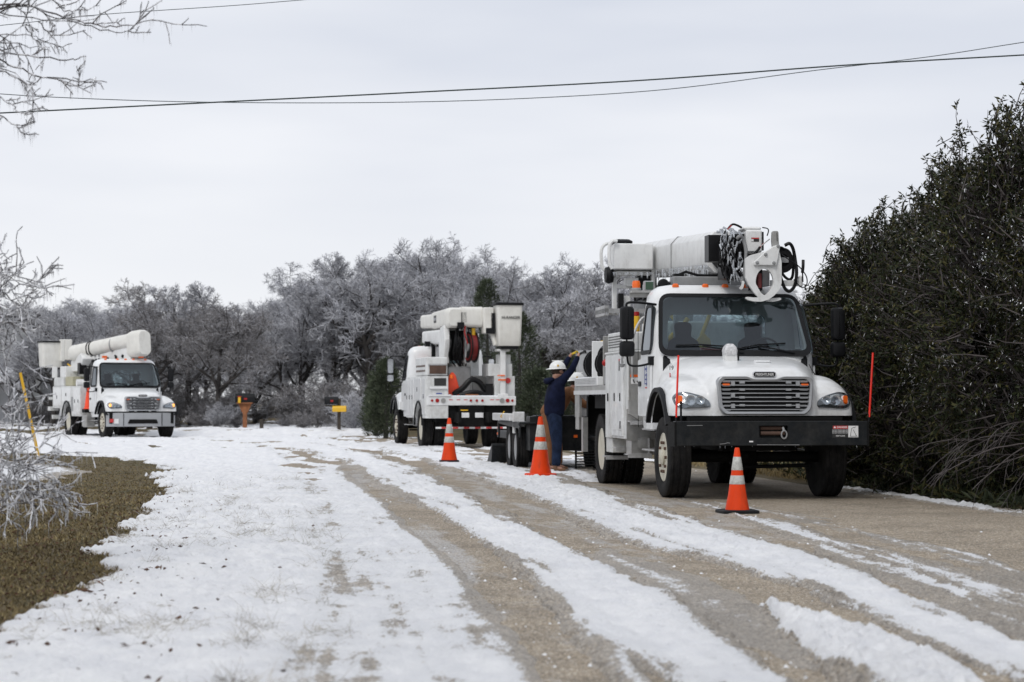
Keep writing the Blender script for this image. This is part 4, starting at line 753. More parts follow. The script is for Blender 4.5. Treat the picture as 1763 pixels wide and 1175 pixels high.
MB().bb(-1.215, -.62, -6.7, -2.7, .72, 1.78).obj('tool_cabinet', body_white, T3, bevel=.01)
b = MB(); b.bb(-.62, .62, -6.7, -2.6, .95, 1.1); b.obj('deck', steel, T3); b = MB(); b.bb(-.9, .9, -6.6, -3.0, .6, .95); b.obj('rear_underframe', under, T3)
b = MB(); b.bb(.66, 1.2, -6.6, -5.2, 1.785, 2.10); b.obj('top_box', body_white, T3, bevel=.02); b = MB(); b.bb(.66, 1.15, -5.9, -5.1, 2.1, 2.5); b.obj('top_box', boom_white, T3, bevel=.02)
b = MB(); b.bb(.7, 1.15, -5.1, -4.1, 1.785, 2.12); b.obj('wire_basket', M('aged_cream', (.42, .40, .28), .6, dirt=.4), T3, bevel=.02); b = MB(); b.lathe([(.05, -.2), (.12, -.2), (.12, .2), (.05, .2)], (.9, -3.7, 1.9), 'x', 16); b.obj('roll', inkw, T3)
b = MB(); b.bb(1.0, 1.3, -7.1, -6.7, .9, 1.05); b.bb(1.0, 1.3, -7.0, -6.7, 1.3, 1.4); b.bb(.8, 1.2, -6.9, -6.7, .6, .75); b.obj('rear_step', body_white, T3)
# safety cone carried behind the cab (part of the truck's load)
b = MB().lathe([(.17, 0), (.16, .03), (.13, .04), (.04, .85), (.002, .86)], (1.03, -2.35, .98), 'z', 20).obj('carried_cone', flag_or, T3); MB().bb(.85, 1.2, -2.55, -2.15, .85, .98).obj('cone_holder', under, T3)
MB().bb(.85, 1.18, -2.65, -2.1, .35, .8).obj('fuel_tank', steel, T3, bevel=.04)
# boom
A0, A1 = Vector((.86, -4.9, 2.98)), Vector((-.50, -1.3, 3.30)); dv = (A1 - A0).normalized(); sd_ = dv.cross(Vector((0, 0, 1))).normalized(); upv = sd_.cross(dv)
def rr3(t, w_, h_, dz_=0, r=.9): 
    c = A0 + (A1 - A0) * t + upv * dz_; return [tuple(c + sd_ * a_ + upv * q) for a_, q in rrect(w_, h_, min(w_, h_) * r)]
b = MB(); b.loft([rr3(-.03, .20, .20, -.02), rr3(.0, .29, .29, -.02), rr3(.3, .24, .25, .04), rr3(.85, .25, .26, .08), rr3(.95, .27, .27, .08)]); bo = b.obj('upper_boom', frp, T3)
b = MB(); b.loft([rr3(.88, .24, .42, -.06, .7), rr3(.93, .30, .46, -.06, .7), rr3(1.03, .30, .46, -.06, .7), rr3(1.07, .24, .40, -.06, .7)]); el = b.obj('elbow', frp, T3)
c = A0 + (A1 - A0) * 1.055 + upv * .15; b = MB(); b.cyl(c, c + dv * .05, .07, n=16); b.obj('elbow_pin', galv, el)
c = A0 + (A1 - A0) * 1.0 - upv * .53; MB().box(tuple(c), (.16, .1, .07)).obj('lamp', amber, T3)
for t_, w3 in ((.26, .262), (.30, .262), (.62, .262)):
    MB().loft([rr3(t_, w3, w3 + .015, .035), rr3(t_ + .012, w3, w3 + .015, .035)]).obj('boom_strap', black if t_ < .5 else galv, bo)
b = MB(); b.tube([tuple(A0 + (A1 - A0) * t_ + upv * (.30 + .03 * math.sin(t_ * 20)) ) for t_ in (.1, .2, .35, .5, .7, .85)], .03, 6); b.obj('hose', galv, bo)
for t_ in (.32, .42, .55, .68, .78):
    c = A0 + (A1 - A0) * t_ - upv * .42 + sd_ * .0; q_ = MB()
    for s3 in (1, -1): q_.cyl(c + sd_ * s3 * .125, c + sd_ * s3 * .16, .06, n=10)
    q_.obj('boom_pin', under, bo)
b = MB(); b.loft([rr3(.16, .10, .17, -.42, .3), rr3(.5, .12, .20, -.40, .3), rr3(.9, .14, .26, -.34, .3)]); lb = b.obj('lower_boom', boom_white, T3)
b = MB(); b.prism([(-5.4, 2.3), (-4.2, 2.3), (-3.6, 2.75), (-4.0, 2.95), (-5.3, 2.7)], 'x', .45, .9); b.bb(.3, .7, -5.0, -4.2, 1.1, 2.3); b.obj('turret', boom_white, T3, bevel=.03)
b = MB()
for t, q in ((.3, -.26), (.42, -.26), (.36, -.25)): 
    c = A0 + (A1 - A0) * t + upv * q - sd_ * -.0; b.box(tuple(c + sd_ * .14), (.05, .05, .08)); b.box(tuple(c - sd_ * .14), (.05, .05, .08))
b.obj('boom_bracket', galv, T3)
b = MB(); b.tube(smooth_path([(.8, -4.9, 2.75), (.86, -4.2, 2.5), (.7, -3.6, 2.2), (.75, -3.2, 2.5), (.6, -2.9, 2.7)], 5), .05, 6); b.bb(.6, .8, -3.0, -2.7, 1.7, 2.6); b.bb(.7, .95, -4.2, -3.9, 2.2, 2.6); b.obj('hose_bundle', hose, T3)
b = MB(); b.bb(-.7, .7, -2.5, -2.35, 2.5, 2.6); b.tube([(-.6, -2.4, 2.6), (-.2, -2.4, 2.85)], .03, 5); b.tube([(-.3, -2.4, 2.6), (.1, -2.4, 2.85)], .03, 5); b.obj('boom_rest', black, T3)
MB().bb(.35, .5, -2.6, -2.45, 2.75, 2.83).obj('lamp', amber, T3)
# bucket
b = MB(); b.loft([[(1.25 + a_, -6.9 + yy, z) for a_, yy in rrect(w_, w_ * .9, .10)] for z, w_ in ((2.48, .33), (2.55, .36), (3.38, .40))]); bk = b.obj('bucket', frp, T3); b = MB(); b.loft([[(1.25 + a_, -6.9 + yy, z) for a_, yy in rrect(.43, .40, .10)] for z in (3.38, 3.44)]); b.obj('rim', black, bk)
b = MB(); b.loft([[(.72 + a_, -6.6 + yy, z) for a_, yy in rrect(.14, .2, .05)] for z in (2.75, 3.50)]); b.bb(.85, 1.0, -6.7, -6.4, 2.7, 3.5); b.obj('jib', frp, T3, bevel=.02)
b = MB(); b.bb(1.52, 1.62, -7.0, -6.7, 3.0, 3.3); b.obj('control_box', black, bk); b = MB(); b.tube([(.75, -6.4, 2.6), (.6, -6.2, 2.45), (.5, -6.2, 2.7)], .03, 6); b.obj('strap', yellow, T3); b = MB(); b.bb(.58, .68, -5.6, -5.3, 2.55, 3.15); b.obj('jib_mount', black, T3)
b = MB(); b.bb(1.1, 1.25, -6.7, -6.5, 2.1, 2.5); b.obj('bucket_rest', boom_white, T3)

# ------------------------------------------------------------------ traffic cones
def cone(x, y, rz, h, label, basecol):
    t = empty('traffic_cone', (x, y, 0), rz, label=label, cat='traffic cone', group='traffic cones beside the parked trucks')
    bw = h * .29 if h < .8 else h * .215
    b = MB(); b.loft([[(a_, q, z) for a_, q in roundpoly(rrect(bw * k, bw * k, bw * .28), .01, 1)] for z, k in ((.004, 1), (.028, 1), (.038, .94))])
    b.obj('base', basecol, t)
    r0 = h * .175; r1 = h * .035
    def rad(z): return r1 + (r0 - r1) * (1 - (z - .035) / (h - .035))
    prof = [(rad(z) * (1.0 if z > .06 else 1.06), z) for z in (.036, .06, .2, h * .5, h * .8, h * .985)] + [(r1 * .8, h), (r1 * .5, h - .01)]
    body = MB().lathe(prof, n=36).obj('cone_body', cone_or, t)
    for a0, a1 in ((.44, .575), (.655, .86)):
        MB().lathe([(rad(h * a0) + .0015, h * a0), (rad(h * a0) + .003, h * a0 + .004), (rad(h * a1) + .003, h * a1 - .004), (rad(h * a1) + .0015, h * a1)], n=36).obj('reflective_band', reflect, t)
    return t
cone(2.54, 23.62, R(10), .735, 'orange traffic cone on a black base in front of the black winch bumper', black)
cone(.47, 34.5, R(32), .97, 'tall orange traffic cone beside the man in blue, between the trailer and the front truck', cone_or)
cone(-1.26, 42.0, R(8), .88, 'orange traffic cone standing alone behind the tail of the rear-facing bucket truck', black)

# ------------------------------------------------------------------ trailer with grey tank
TR = empty('trailer', (.55, 39.6, 0), R(187), label='black tandem axle equipment trailer with white rail behind the digger derrick', cat='trailer')
b = MB(); b.bb(-1.0, .42, -3.6, 1.55, .52, .66); b.bb(-1.0, .42, -1.5, -1.4, .3, .6); b.bb(.30, .62, -1.8, 1.6, .84, .88); b.prism([(-1.8, .55), (-1.8, .86), (-1.3, .88), (1.2, .88), (1.6, .8), (1.6, .6), (1.56, .6), (1.5, .76), (-1.7, .82), (-1.7, .55)], 'x', .58, .62); fr_ = b.obj('trailer_frame', bsteel, TR, bevel=.01)
for i, y in enumerate((.55, -.42)):
    for s in (1, -1): wheel(TR, .46 if s > 0 else -1.04, y, s, r=.40, wd=.23, rim=galv, front=False)
b = MB(); b.bb(.42, .60, -2.9, -.05, .88, 1.02); b.bb(.40, .62, .6, .66, .66, 1.06); b.obj('white_rail', white, TR, bevel=.01); MB().bb(.595, .61, -.4, -.1, .9, 1.0).obj('sticker', redp, TR) if False else None
b = MB(); b.tube([(.52, -1.3, .86), (.62, -1.28, .96), (.56, -1.2, 1.06)], .012, 5); b.obj('strap', yellow, TR)
b = MB(); b.bb(-1.0, .42, 1.0, 1.56, .36, .98); b.bb(-.98, .3, 1.0, 1.5, .98, 1.0); b.obj('storage_box', bsteel, TR, bevel=.02)
b = MB(); b.box((-.62, 1.565, .72), (.16, .01, .05)); b.obj('reflector', silver, TR); MB().box((-.42, 1.565, .62), (.07, .01, .05)).obj('marker_lamp', amber, TR); MB().box((.63, -1.75, .62), (.01, .07, .04)).obj('marker_lamp', amber, TR)
b = MB(); b.prism([(-2.2, .02), (-3.0, .02), (-2.1, .42), (-2.05, .38)], 'x', -.6, .7); b.obj('loading_ramp', bsteel, TR)
b = MB()
for k in range(6): b.bb(-.98, -.42, 1.62, 1.64, .10 + k * .05, .12 + k * .05)
b.bb(-1.0, -.97, 1.6, 1.66, .02, .5); b.bb(-.43, -.40, 1.6, 1.66, .02, .5); b.tube([(-.70, 1.5, .58), (-.70, 4.9, .60)], .05, 6); b.tube([(-1.0, 1.5, .55), (-.70, 3.2, .58)], .04, 6); b.obj('tongue_rack', bsteel, TR)
tk = empty('tank', (1.62, 38.4, .98), R(7), label='grey upright metal tub standing on the trailer deck under the man\'s raised hands', cat='tank')
b = MB(); b.loft([[(a_ * k, q * k, z) for a_, q in rrect(.42, .38, .16)] for z, k in ((0, .93), (.05, .95), (1.14, 1), (1.16, 1.04), (1.19, 1.04), (1.20, 1.0), (1.20, .95), (1.0, .93))]); b.obj('tank_body', M('tank_grey', (.40, .41, .42), .5, .2, dirt=.35), tk)
b = MB(); b.tube(smooth_path([(-.12, -.3, 1.18), (-.10, -.3, 1.32), (.0, -.3, 1.37), (.12, -.3, 1.34), (.15, -.3, 1.18)], 5), .014, 6); b.obj('tank_handle', yellow, tk)
b = MB(); b.tube([(-.30, -.385, .72), (-.30, -.385, .95), (-.24, -.385, 1.0), (-.24, -.385, .70)], .008, 4); b.tube([(-.33, -.385, .8), (-.21, -.385, .86)], .008, 4); b.obj('chalk_mark', ink, tk)

# ------------------------------------------------------------------ people
def skin(name, joints, edges, m, parent=None, sub=2, root=0):
    """grow one continuous surface from a skeleton: joints = [(x,y,z,r) or (x,y,z,rx,ry)]"""
    me = bpy.data.meshes.new('s'); bm = bmesh.new(); ly = bm.verts.layers.skin.verify()
    vs = []
    for i, j in enumerate(joints):
        v = bm.verts.new(j[:3]); v[ly].radius = (j[3], j[4] if len(j) > 4 else j[3]); v[ly].use_root = (i == root); vs.append(v)
    for a_, c in edges: bm.edges.new((vs[a_], vs[c]))
    bm.to_mesh(me); bm.free()
    r = eval_mesh(me, [('SKIN', dict(use_smooth_shade=True)), ('SUBSURF', dict(levels=sub, render_levels=sub))], name); r.polygons.foreach_set('use_smooth', [True] * len(r.polygons)); r.materials.clear()
    return link(name, r, m, parent)
skinm = M('skin', (.40, .21, .15), .55, var=.1); navy = M('navy_cloth', (.009, .012, .032), .9, spec=.1, var=.45, vs_=7, bump=1.0, bs=9); denim = M('denim', (.012, .020, .045), .85, spec=.1, var=.5, vs_=7, bump=1.0, bs=11); brown = M('brown_canvas', (.17, .072, .028), .9, var=.25, vs_=8, bump=.5, bs=16)
boots = M('boot_leather', (.15, .075, .04), .7, var=.2); hatm = M('hat_white', (.72, .73, .72), .3, var=.04); glovek = M('glove_black', (.015, .015, .016), .7); glovey = M('glove_yellow', (.55, .38, .02), .7); hairm = M('hair_brown', (.035, .02, .012), .8)
def hard_hat(parent, x, z, tilt=0):
    b = MB(); rings = []
    for k in range(9):
        a = R(90 * k / 8); rr_ = math.cos(a); rings.append([(x + .148 * rr_ * math.cos(t), .118 * rr_ * math.sin(t), z + .135 * math.sin(a)) for t in [2 * math.pi * j / 28 for j in range(28)]])
    rings[-1] = [(x + .004 * math.cos(t), .004 * math.sin(t), z + .135) for t in [2 * math.pi * j / 28 for j in range(28)]]
    br = [(x + (.165 + .05 * max(0, -math.cos(t))) * math.cos(t), .134 * math.sin(t), z - .008 - .012 * max(0, -math.cos(t))) for t in [2 * math.pi * j / 28 for j in range(28)]]
    b.loft([[(p[0], p[1], p[2] - .006) for p in br], br] + rings); b.box((x, 0, z + .13), (.20, .03, .02)); h = b.obj('hard_hat', hatm, parent); MB().box((x - .02, -.121, z + .045), (.03, .006, .03)).obj('sticker', yellow, h)
    return h
def glove(parent, wx, wy, wz, d, m):
    """glove gripping a rim: palm, four curled fingers and a thumb"""
    d = Vector(d).normalized(); w_ = Vector((wx, wy, wz)); side = Vector((0, 1, 0)); side = (side - d * side.dot(d)).normalized(); nrm = d.cross(side)
    J = [(*w_, .030, .026), (*(w_ + d * .05), .040, .020), (*(w_ + d * .09), .042, .018)]; Ed = [(0, 1), (1, 2)]
    for k, (o_, ln) in enumerate(((-.033, .070), (-.011, .080), (.011, .076), (.033, .060))):
        b0 = w_ + d * .095 + side * o_; n0 = len(J)
        J += [(*b0, .0105), (*(b0 + d * ln * .45 + nrm * .006), .010), (*(b0 + d * ln * .70 - Vector((0, 0, ln * .35))), .0095), (*(b0 + d * ln * .66 - Vector((0, 0, ln * .75))), .008)]
        Ed += [(2, n0), (n0, n0 + 1), (n0 + 1, n0 + 2), (n0 + 2, n0 + 3)]
    n0 = len(J); b0 = w_ + d * .045 - side * .035; J += [(*b0, .013), (*(b0 + d * .03 - side * .028 - Vector((0, 0, .01))), .0115), (*(b0 + d * .055 - side * .034 - Vector((0, 0, .025))), .010)]; Ed += [(1, n0), (n0, n0 + 1), (n0 + 1, n0 + 2)]
    return skin('glove', J, Ed, m, parent, 1)
def person(loc, rz, label, hipx, chest, neck, head, sh, el, wr, top, legs_, hat, legm, hair=True):
    """sh/el/wr = (right, left) joints; legs_ = ((hip,knee,ankle),(...))"""
    J = [(hipx, 0, 1.0, .10, .075), (*((Vector((hipx, 0, 1.0)) + Vector(chest)) / 2), .10, .08), (*chest, .13, .09), (*neck, .06), (*(Vector(neck) * .45 + Vector(head) * .55 + Vector((.012, 0, 0))), .085, .075), (*head, .088, .098), (*(Vector(head) + Vector((0, 0, .06))), .07), (*(Vector(head) + Vector((.108, 0, -.025))), .016), (*(Vector(head) + Vector((.085, 0, -.075))), .028), (*(Vector(head) + Vector((0, -.085, -.02))), .018), (*(Vector(head) + Vector((0, .085, -.02))), .018)]
    Ed = [(0, 1), (1, 2), (2, 3), (3, 4), (4, 5), (5, 6), (5, 7), (4, 8), (5, 9), (5, 10)]
    for k in (0, 1):
        n0 = len(J); J += [(*sh[k], .055), (*el[k], .042), (*wr[k], .028), (*(Vector(wr[k]) + (Vector(wr[k]) - Vector(el[k])).normalized() * .07), .026)]; Ed += [(2, n0), (n0, n0 + 1), (n0 + 1, n0 + 2), (n0 + 2, n0 + 3)]
        n0 = len(J); h_, kn, an = legs_[k]; J += [(*h_, .085), (*kn, .058), (*an, .042), (an[0] + .12, an[1], .05, .038)]; Ed += [(0, n0), (n0, n0 + 1), (n0 + 1, n0 + 2), (n0 + 2, n0 + 3)]
    p = skin('person', J, Ed, skinm); p.location = (loc[0], loc[1], 0); p.rotation_euler = (0, 0, rz); tag(p, label, 'person')
    for k in (-1, 1):
        MB().lathe([(.002, -.010), (.011, 0), (.002, .010)], (head[0] + .088, k * .032, head[2] - .002), 'x', 10).obj('eye', ink, p)
    MB().box((head[0] + .098, 0, head[2] - .058), (.012, .045, .008)).obj('mouth', redp, p)
    # upper garment: torso and sleeves as one skin
    c = Vector(chest); pel = Vector((hipx, 0, 1.04))
    J = [(hipx, 0, .97, .17, .14), (*pel, .20, .165), (*(pel * .6 + c * .4), .215, .18), (*c, .205, .175), (*(c * .35 + Vector(neck) * .65), .10, .10)]; Ed = [(0, 1), (1, 2), (2, 3), (3, 4)]
    for k in (0, 1):
        n0 = len(J); s_ = Vector(sh[k]); e = Vector(el[k]); w_ = Vector(wr[k]); J += [(*s_, .092), (*(s_ * .5 + e * .5), .074), (*e, .064), (*(e * .4 + w_ * .6), .056), (*w_, .044)]; Ed += [(3, n0)] + [(n0 + q, n0 + q + 1) for q in range(4)]
    skin('jacket', J, Ed, top, p)
    J = [(hipx, 0, 1.10, .175, .14), (hipx, 0, .96, .185, .155)]; Ed = [(0, 1)]
    for k in (0, 1):
        h_, kn, an = [Vector(q) for q in legs_[k]]; n0 = len(J); J += [(*h_, .12), (*(h_ * .5 + kn * .5), .112), (*kn, .092), (*(kn * .5 + an * .5), .086), (an.x, an.y, .10, .088)]; Ed += [(1, n0)] + [(n0 + q, n0 + q + 1) for q in range(4)]
        skin('boot', [(an.x, an.y, .16, .055), (an.x - .01, an.y, .055, .05), (an.x + .09, an.y, .045, .045), (an.x + .18, an.y, .035, .035)], [(0, 1), (1, 2), (2, 3)], boots, p, 1)
    skin('trousers', J, Ed, legm, p)
    b = MB(); b.loft([[(hipx + .118 * math.cos(t), .142 * math.sin(t), z) for t in [2 * math.pi * j / 24 for j in range(24)]] for z in (1.045, 1.085)]); b.obj('belt', boots, p)
    if hair: b = MB(); b.loft([[(head[0] - .012 + r_ * math.cos(t), r_ * .88 * math.sin(t), z) for t in [2 * math.pi * j / 20 for j in range(20)]] for z, r_ in ((head[2] - .07, .07), (head[2] - .04, .100), (head[2] + .04, .107))]); b.obj('hair', hairm, p)
    hh = hard_hat(p, head[0], head[2] + .045)
    return p
P1 = person((.78, 37.15), R(12), 'man in navy hoodie, jeans and white hard hat reaching up to the grey tub', -.03, (-.02, 0, 1.47), (-.01, 0, 1.66), (.03, 0, 1.80),
            ((.03, -.19, 1.59), (.03, .19, 1.59)), ((.24, -.20, 1.81), (.17, .22, 1.83)), ((.38, -.12, 2.06), (.30, .17, 2.06)), navy, (((-.03, -.10, .93), (.0, -.11, .50), (-.03, -.12, .09)), ((-.02, .10, .93), (.04, .12, .50), (.03, .13, .09))), True, denim)
glove(P1, .395, -.12, 2.085, (.8, .0, .55), glovek); glove(P1, .315, .17, 2.085, (.8, -.1, .5), glovey)
skin('hood', [(-.16, -.08, 1.62, .05), (-.17, 0, 1.60, .065), (-.16, .08, 1.62, .05), (-.06, .13, 1.66, .035), (-.06, -.13, 1.66, .035)], [(0, 1), (1, 2), (2, 3), (0, 4)], navy, P1, 2, 1)
P2 = person((.80, 37.80), R(8), 'man in brown canvas coveralls bending forward behind the man in navy', -.14, (.18, 0, 1.34), (.30, 0, 1.48), (.38, 0, 1.60),
            ((.22, -.19, 1.44), (.22, .19, 1.44)), ((.42, -.22, 1.25), (.45, .20, 1.22)), ((.62, -.12, 1.15), (.64, .12, 1.15)), brown, (((-.14, -.10, .93), (-.13, -.11, .50), (-.17, -.11, .09)), ((-.14, .10, .93), (.05, .12, .50), (.06, .12, .09))), True, brown)
glove(P2, .63, -.12, 1.14, (.9, .1, -.2), glovek); glove(P2, .65, .12, 1.14, (.9, -.1, -.2), glovek)

# ------------------------------------------------------------------ mailboxes, posts, marker pole, wires
def mbx(x, y, z, w_, h, m, parent, name='mailbox_body', depth=.28):
    out = [(w_ * -.5, 0), (w_ * -.5, 0)]
    pr = [(-depth / 2, 0), (depth / 2, 0)] + [(depth / 2 * math.cos(a), h * .5 + h * .5 * math.sin(a)) for a in [math.pi * j / 12 for j in range(13)]]
    return MB().loft([[(x + q, y + a_, z + c) for a_, c in pr] for q in (-w_ / 2, w_ / 2)]).obj(name, m, parent, bevel=.006)
t = empty('mailbox', (-10.21, 80.0, .2), 0, label='big black mailbox on an orange-brown wooden post, left of the two across the road', cat='mailbox')
b = MB(); b.bb(-.075, .075, -.07, .07, -.1, .95); b.prism([(-.075, .55), (-.26, .96), (.26, .96), (.075, .55)], 'y', -.05, .05); b.bb(-.30, .30, -.16, .16, .95, 1.0); b.obj('post', wood, t)
q = mbx(0, 0, 1.0, .72, .34, black, t, depth=.34); MB().bb(-.02, .10, -.19, -.175, 1.10, 1.17).obj('flag', redlens, q); MB().bb(-.24, -.14, -.21, -.18, .98, 1.20).obj('newspaper_tube', yellow, t); MB().bb(-.26, -.12, -.2, -.18, 1.20, 1.24).obj('flag', redlens, q)
t = empty('mailbox', (-6.28, 76.0, .2), 0, label='black mailbox above a yellow newspaper box on a dark post, right of the two', cat='mailbox')
b = MB(); b.bb(-.06, .06, -.06, .06, -.1, 1.15); b.bb(-.5, .06, -.05, .05, .85, .91); b.obj('post', darkwood, t); q = mbx(-.28, 0, .93, .50, .28, black, t); MB().bb(-.30, -.20, -.16, -.145, 1.02, 1.09).obj('flag', redlens, q); mbx(.02, -.12, .66, .50, .22, yellow, t, 'newspaper_box', .2)
t = MB(); t.loft([[(x, y, z) for x, y in rrect(.07, .07, .02)] for z in (-.1, .36)]); o = t.obj('wooden_post', darkwood, None, loc=(-9.6, 80.2, .2)); tag(o, 'short dark wooden stub post between the two mailboxes', 'post')
b = MB(); b.tube([(-11.15, 49.5, -.25), (-11.64, 49.5, 1.93)], .035, 8); o = b.obj('marker_pole', yellow, None); tag(o, 'leaning yellow marker pole behind the frosted shrub at the left', 'pole')
def wpt(px, py, D):
    a = (px - 881.5) / F; c = -(py - 587.5) / F; d = (a, math.cos(PITCH) - c * math.sin(PITCH), math.sin(PITCH) + c * math.cos(PITCH)); t = D / d[1]; return Vector((d[0] * t, D, H + d[2] * t))
def wire(pts, r, label, m, D0=30.0):
    pts = [pts[0]] + pts; n = len(pts)
    P = [wpt(px, py, D0) for px, py in pts[1:]]; a = P[0] + (P[0] - P[1]) * 2.2; a.z = P[0].z + (P[0].z - P[1].z) * 2.2; z = P[-1] + (P[-1] - P[-2]) * 2.2
    o = MB().tube(smooth_path([a] + P + [z], 8), r, 6).obj('power_line', m, None); tag(o, label, 'power line', 'overhead lines crossing the sky')
wirem = M('wire_sheath', (.035, .05, .05), .6); wireg = M('wire_grey', (.12, .14, .15), .5)
wire([(0, 195), (300, 180), (700, 160), (1100, 139), (1450, 113), (1763, 95)], .0105, 'thicker dark overhead cable, the lowest at the left edge of the sky', wirem, 30)
wire([(-60, 158), (100, 168), (340, 176), (640, 177), (900, 170), (1150, 154), (1400, 122), (1600, 98), (1763, 73)], .0065, 'thinner grey overhead cable crossing the thicker one twice', wireg, 31)
wire([(-150, 60), (40, 40), (180, 25), (400, 10), (560, -3), (900, -30)], .006, 'thin pale cable in the top left corner above the icy branches', wireg, 33)
# farmhouse beyond the bend, far left
hs = empty('house', (-23.7, 96, .1), R(6), label='grey two-storey house with snow on its lower roof behind the icy branches', cat='house')
sid = M('siding', (.33, .34, .35), .8, var=.15, vs_=2); b = MB(); b.bb(-8, 2.0, 0, 8, -.3, 4.6); b.prism([(-8, 4.6), (2.0, 4.6), (-3, 6.2)], 'y', 0, 8)
b.obj('wall', sid, hs)
b = MB(); b.bb(-8.3, 2.4, -.4, 4.2, 4.6, 4.72)
b = MB(); b.prism([(-8.4, 4.5), (-3, 6.45), (2.4, 4.5), (2.4, 4.62), (-3, 6.6), (-8.4, 4.62)], 'y', -.4, 8.4); b.obj('roof', galv, hs)
b = MB(); b.prism([(-1.8, 2.0), (.0, 2.6), (.0, 2.7), (-1.8, 2.08)], 'x', -7, 1.3); b.obj('porch_roof', M('roof_snow', (.75, .77, .8), .9), hs)
b = MB(); b.bb(-6.8, .6, -.05, .02, .1, 1.9); b.obj('garage_door', M('garage_white', (.42, .43, .45), .6), hs)
for x in (-5.5, -2.6): MB().bb(x, x + .9, -.04, .02, 3.1, 4.1).obj('window', lead, hs)

# ------------------------------------------------------------------ ground, road, snow (real-size sheets; band edges are kept as world positions against distance)
def _h(ix, iy, s):
    n = (ix.astype(np.int64) * 374761393 + iy.astype(np.int64) * 668265263 + s * 982451653) & 0x7fffffff
    n = ((n ^ (n >> 13)) * 1274126177) & 0x7fffffff
    return ((n ^ (n >> 16)) & 0xffff) / 65535.0
def vn(x, y, s=0):
    ix = np.floor(x); iy = np.floor(y); fx = x - ix; fy = y - iy; fx = fx * fx * (3 - 2 * fx); fy = fy * fy * (3 - 2 * fy)
    a = _h(ix, iy, s); b = _h(ix + 1, iy, s); c = _h(ix, iy + 1, s); d = _h(ix + 1, iy + 1, s)
    return (a * (1 - fx) + b * fx) * (1 - fy) + (c * (1 - fx) + d * fx) * fy
def fbm(x, y, o=4, s=0):
    r = 0; a = .5; t = 0
    for k in range(o): r = r + a * vn(x * 2 ** k + k * 17.3, y * 2 ** k - k * 9.1, s + k); t += a; a *= .55
    return r / t - .5
def ss(x, a, b): t = np.clip((x - a) / (b - a), 0, 1); return t * t * (3 - 2 * t)
def terr(x, y):
    x = np.asarray(x, float); y = np.asarray(y, float)
    return .2 * ss(y, 73.5, 76) * ss(x, -14.5, -12.0) + .5 * ss(y, 84, 140) + .12 * ss(y, 84, 90) * (1 - ss(x, -14.5, -12.0)) - .10 * ss(-x - .17 * 0, 3.2, 7) * (1 - ss(y, 45, 60))
K = 3600 * 1.27
def W(lst):
    """[(py, px), ...] read off the photo -> world X against distance D"""
    D = np.array([K / (py - 690) for py, px in lst]); X = np.array([(px - 881.5) / 3600 * d for d, (py, px) in zip(D, lst)]); o = np.argsort(D); return D[o], X[o]
def ev(c, D): return np.interp(D, c[0], c[1])
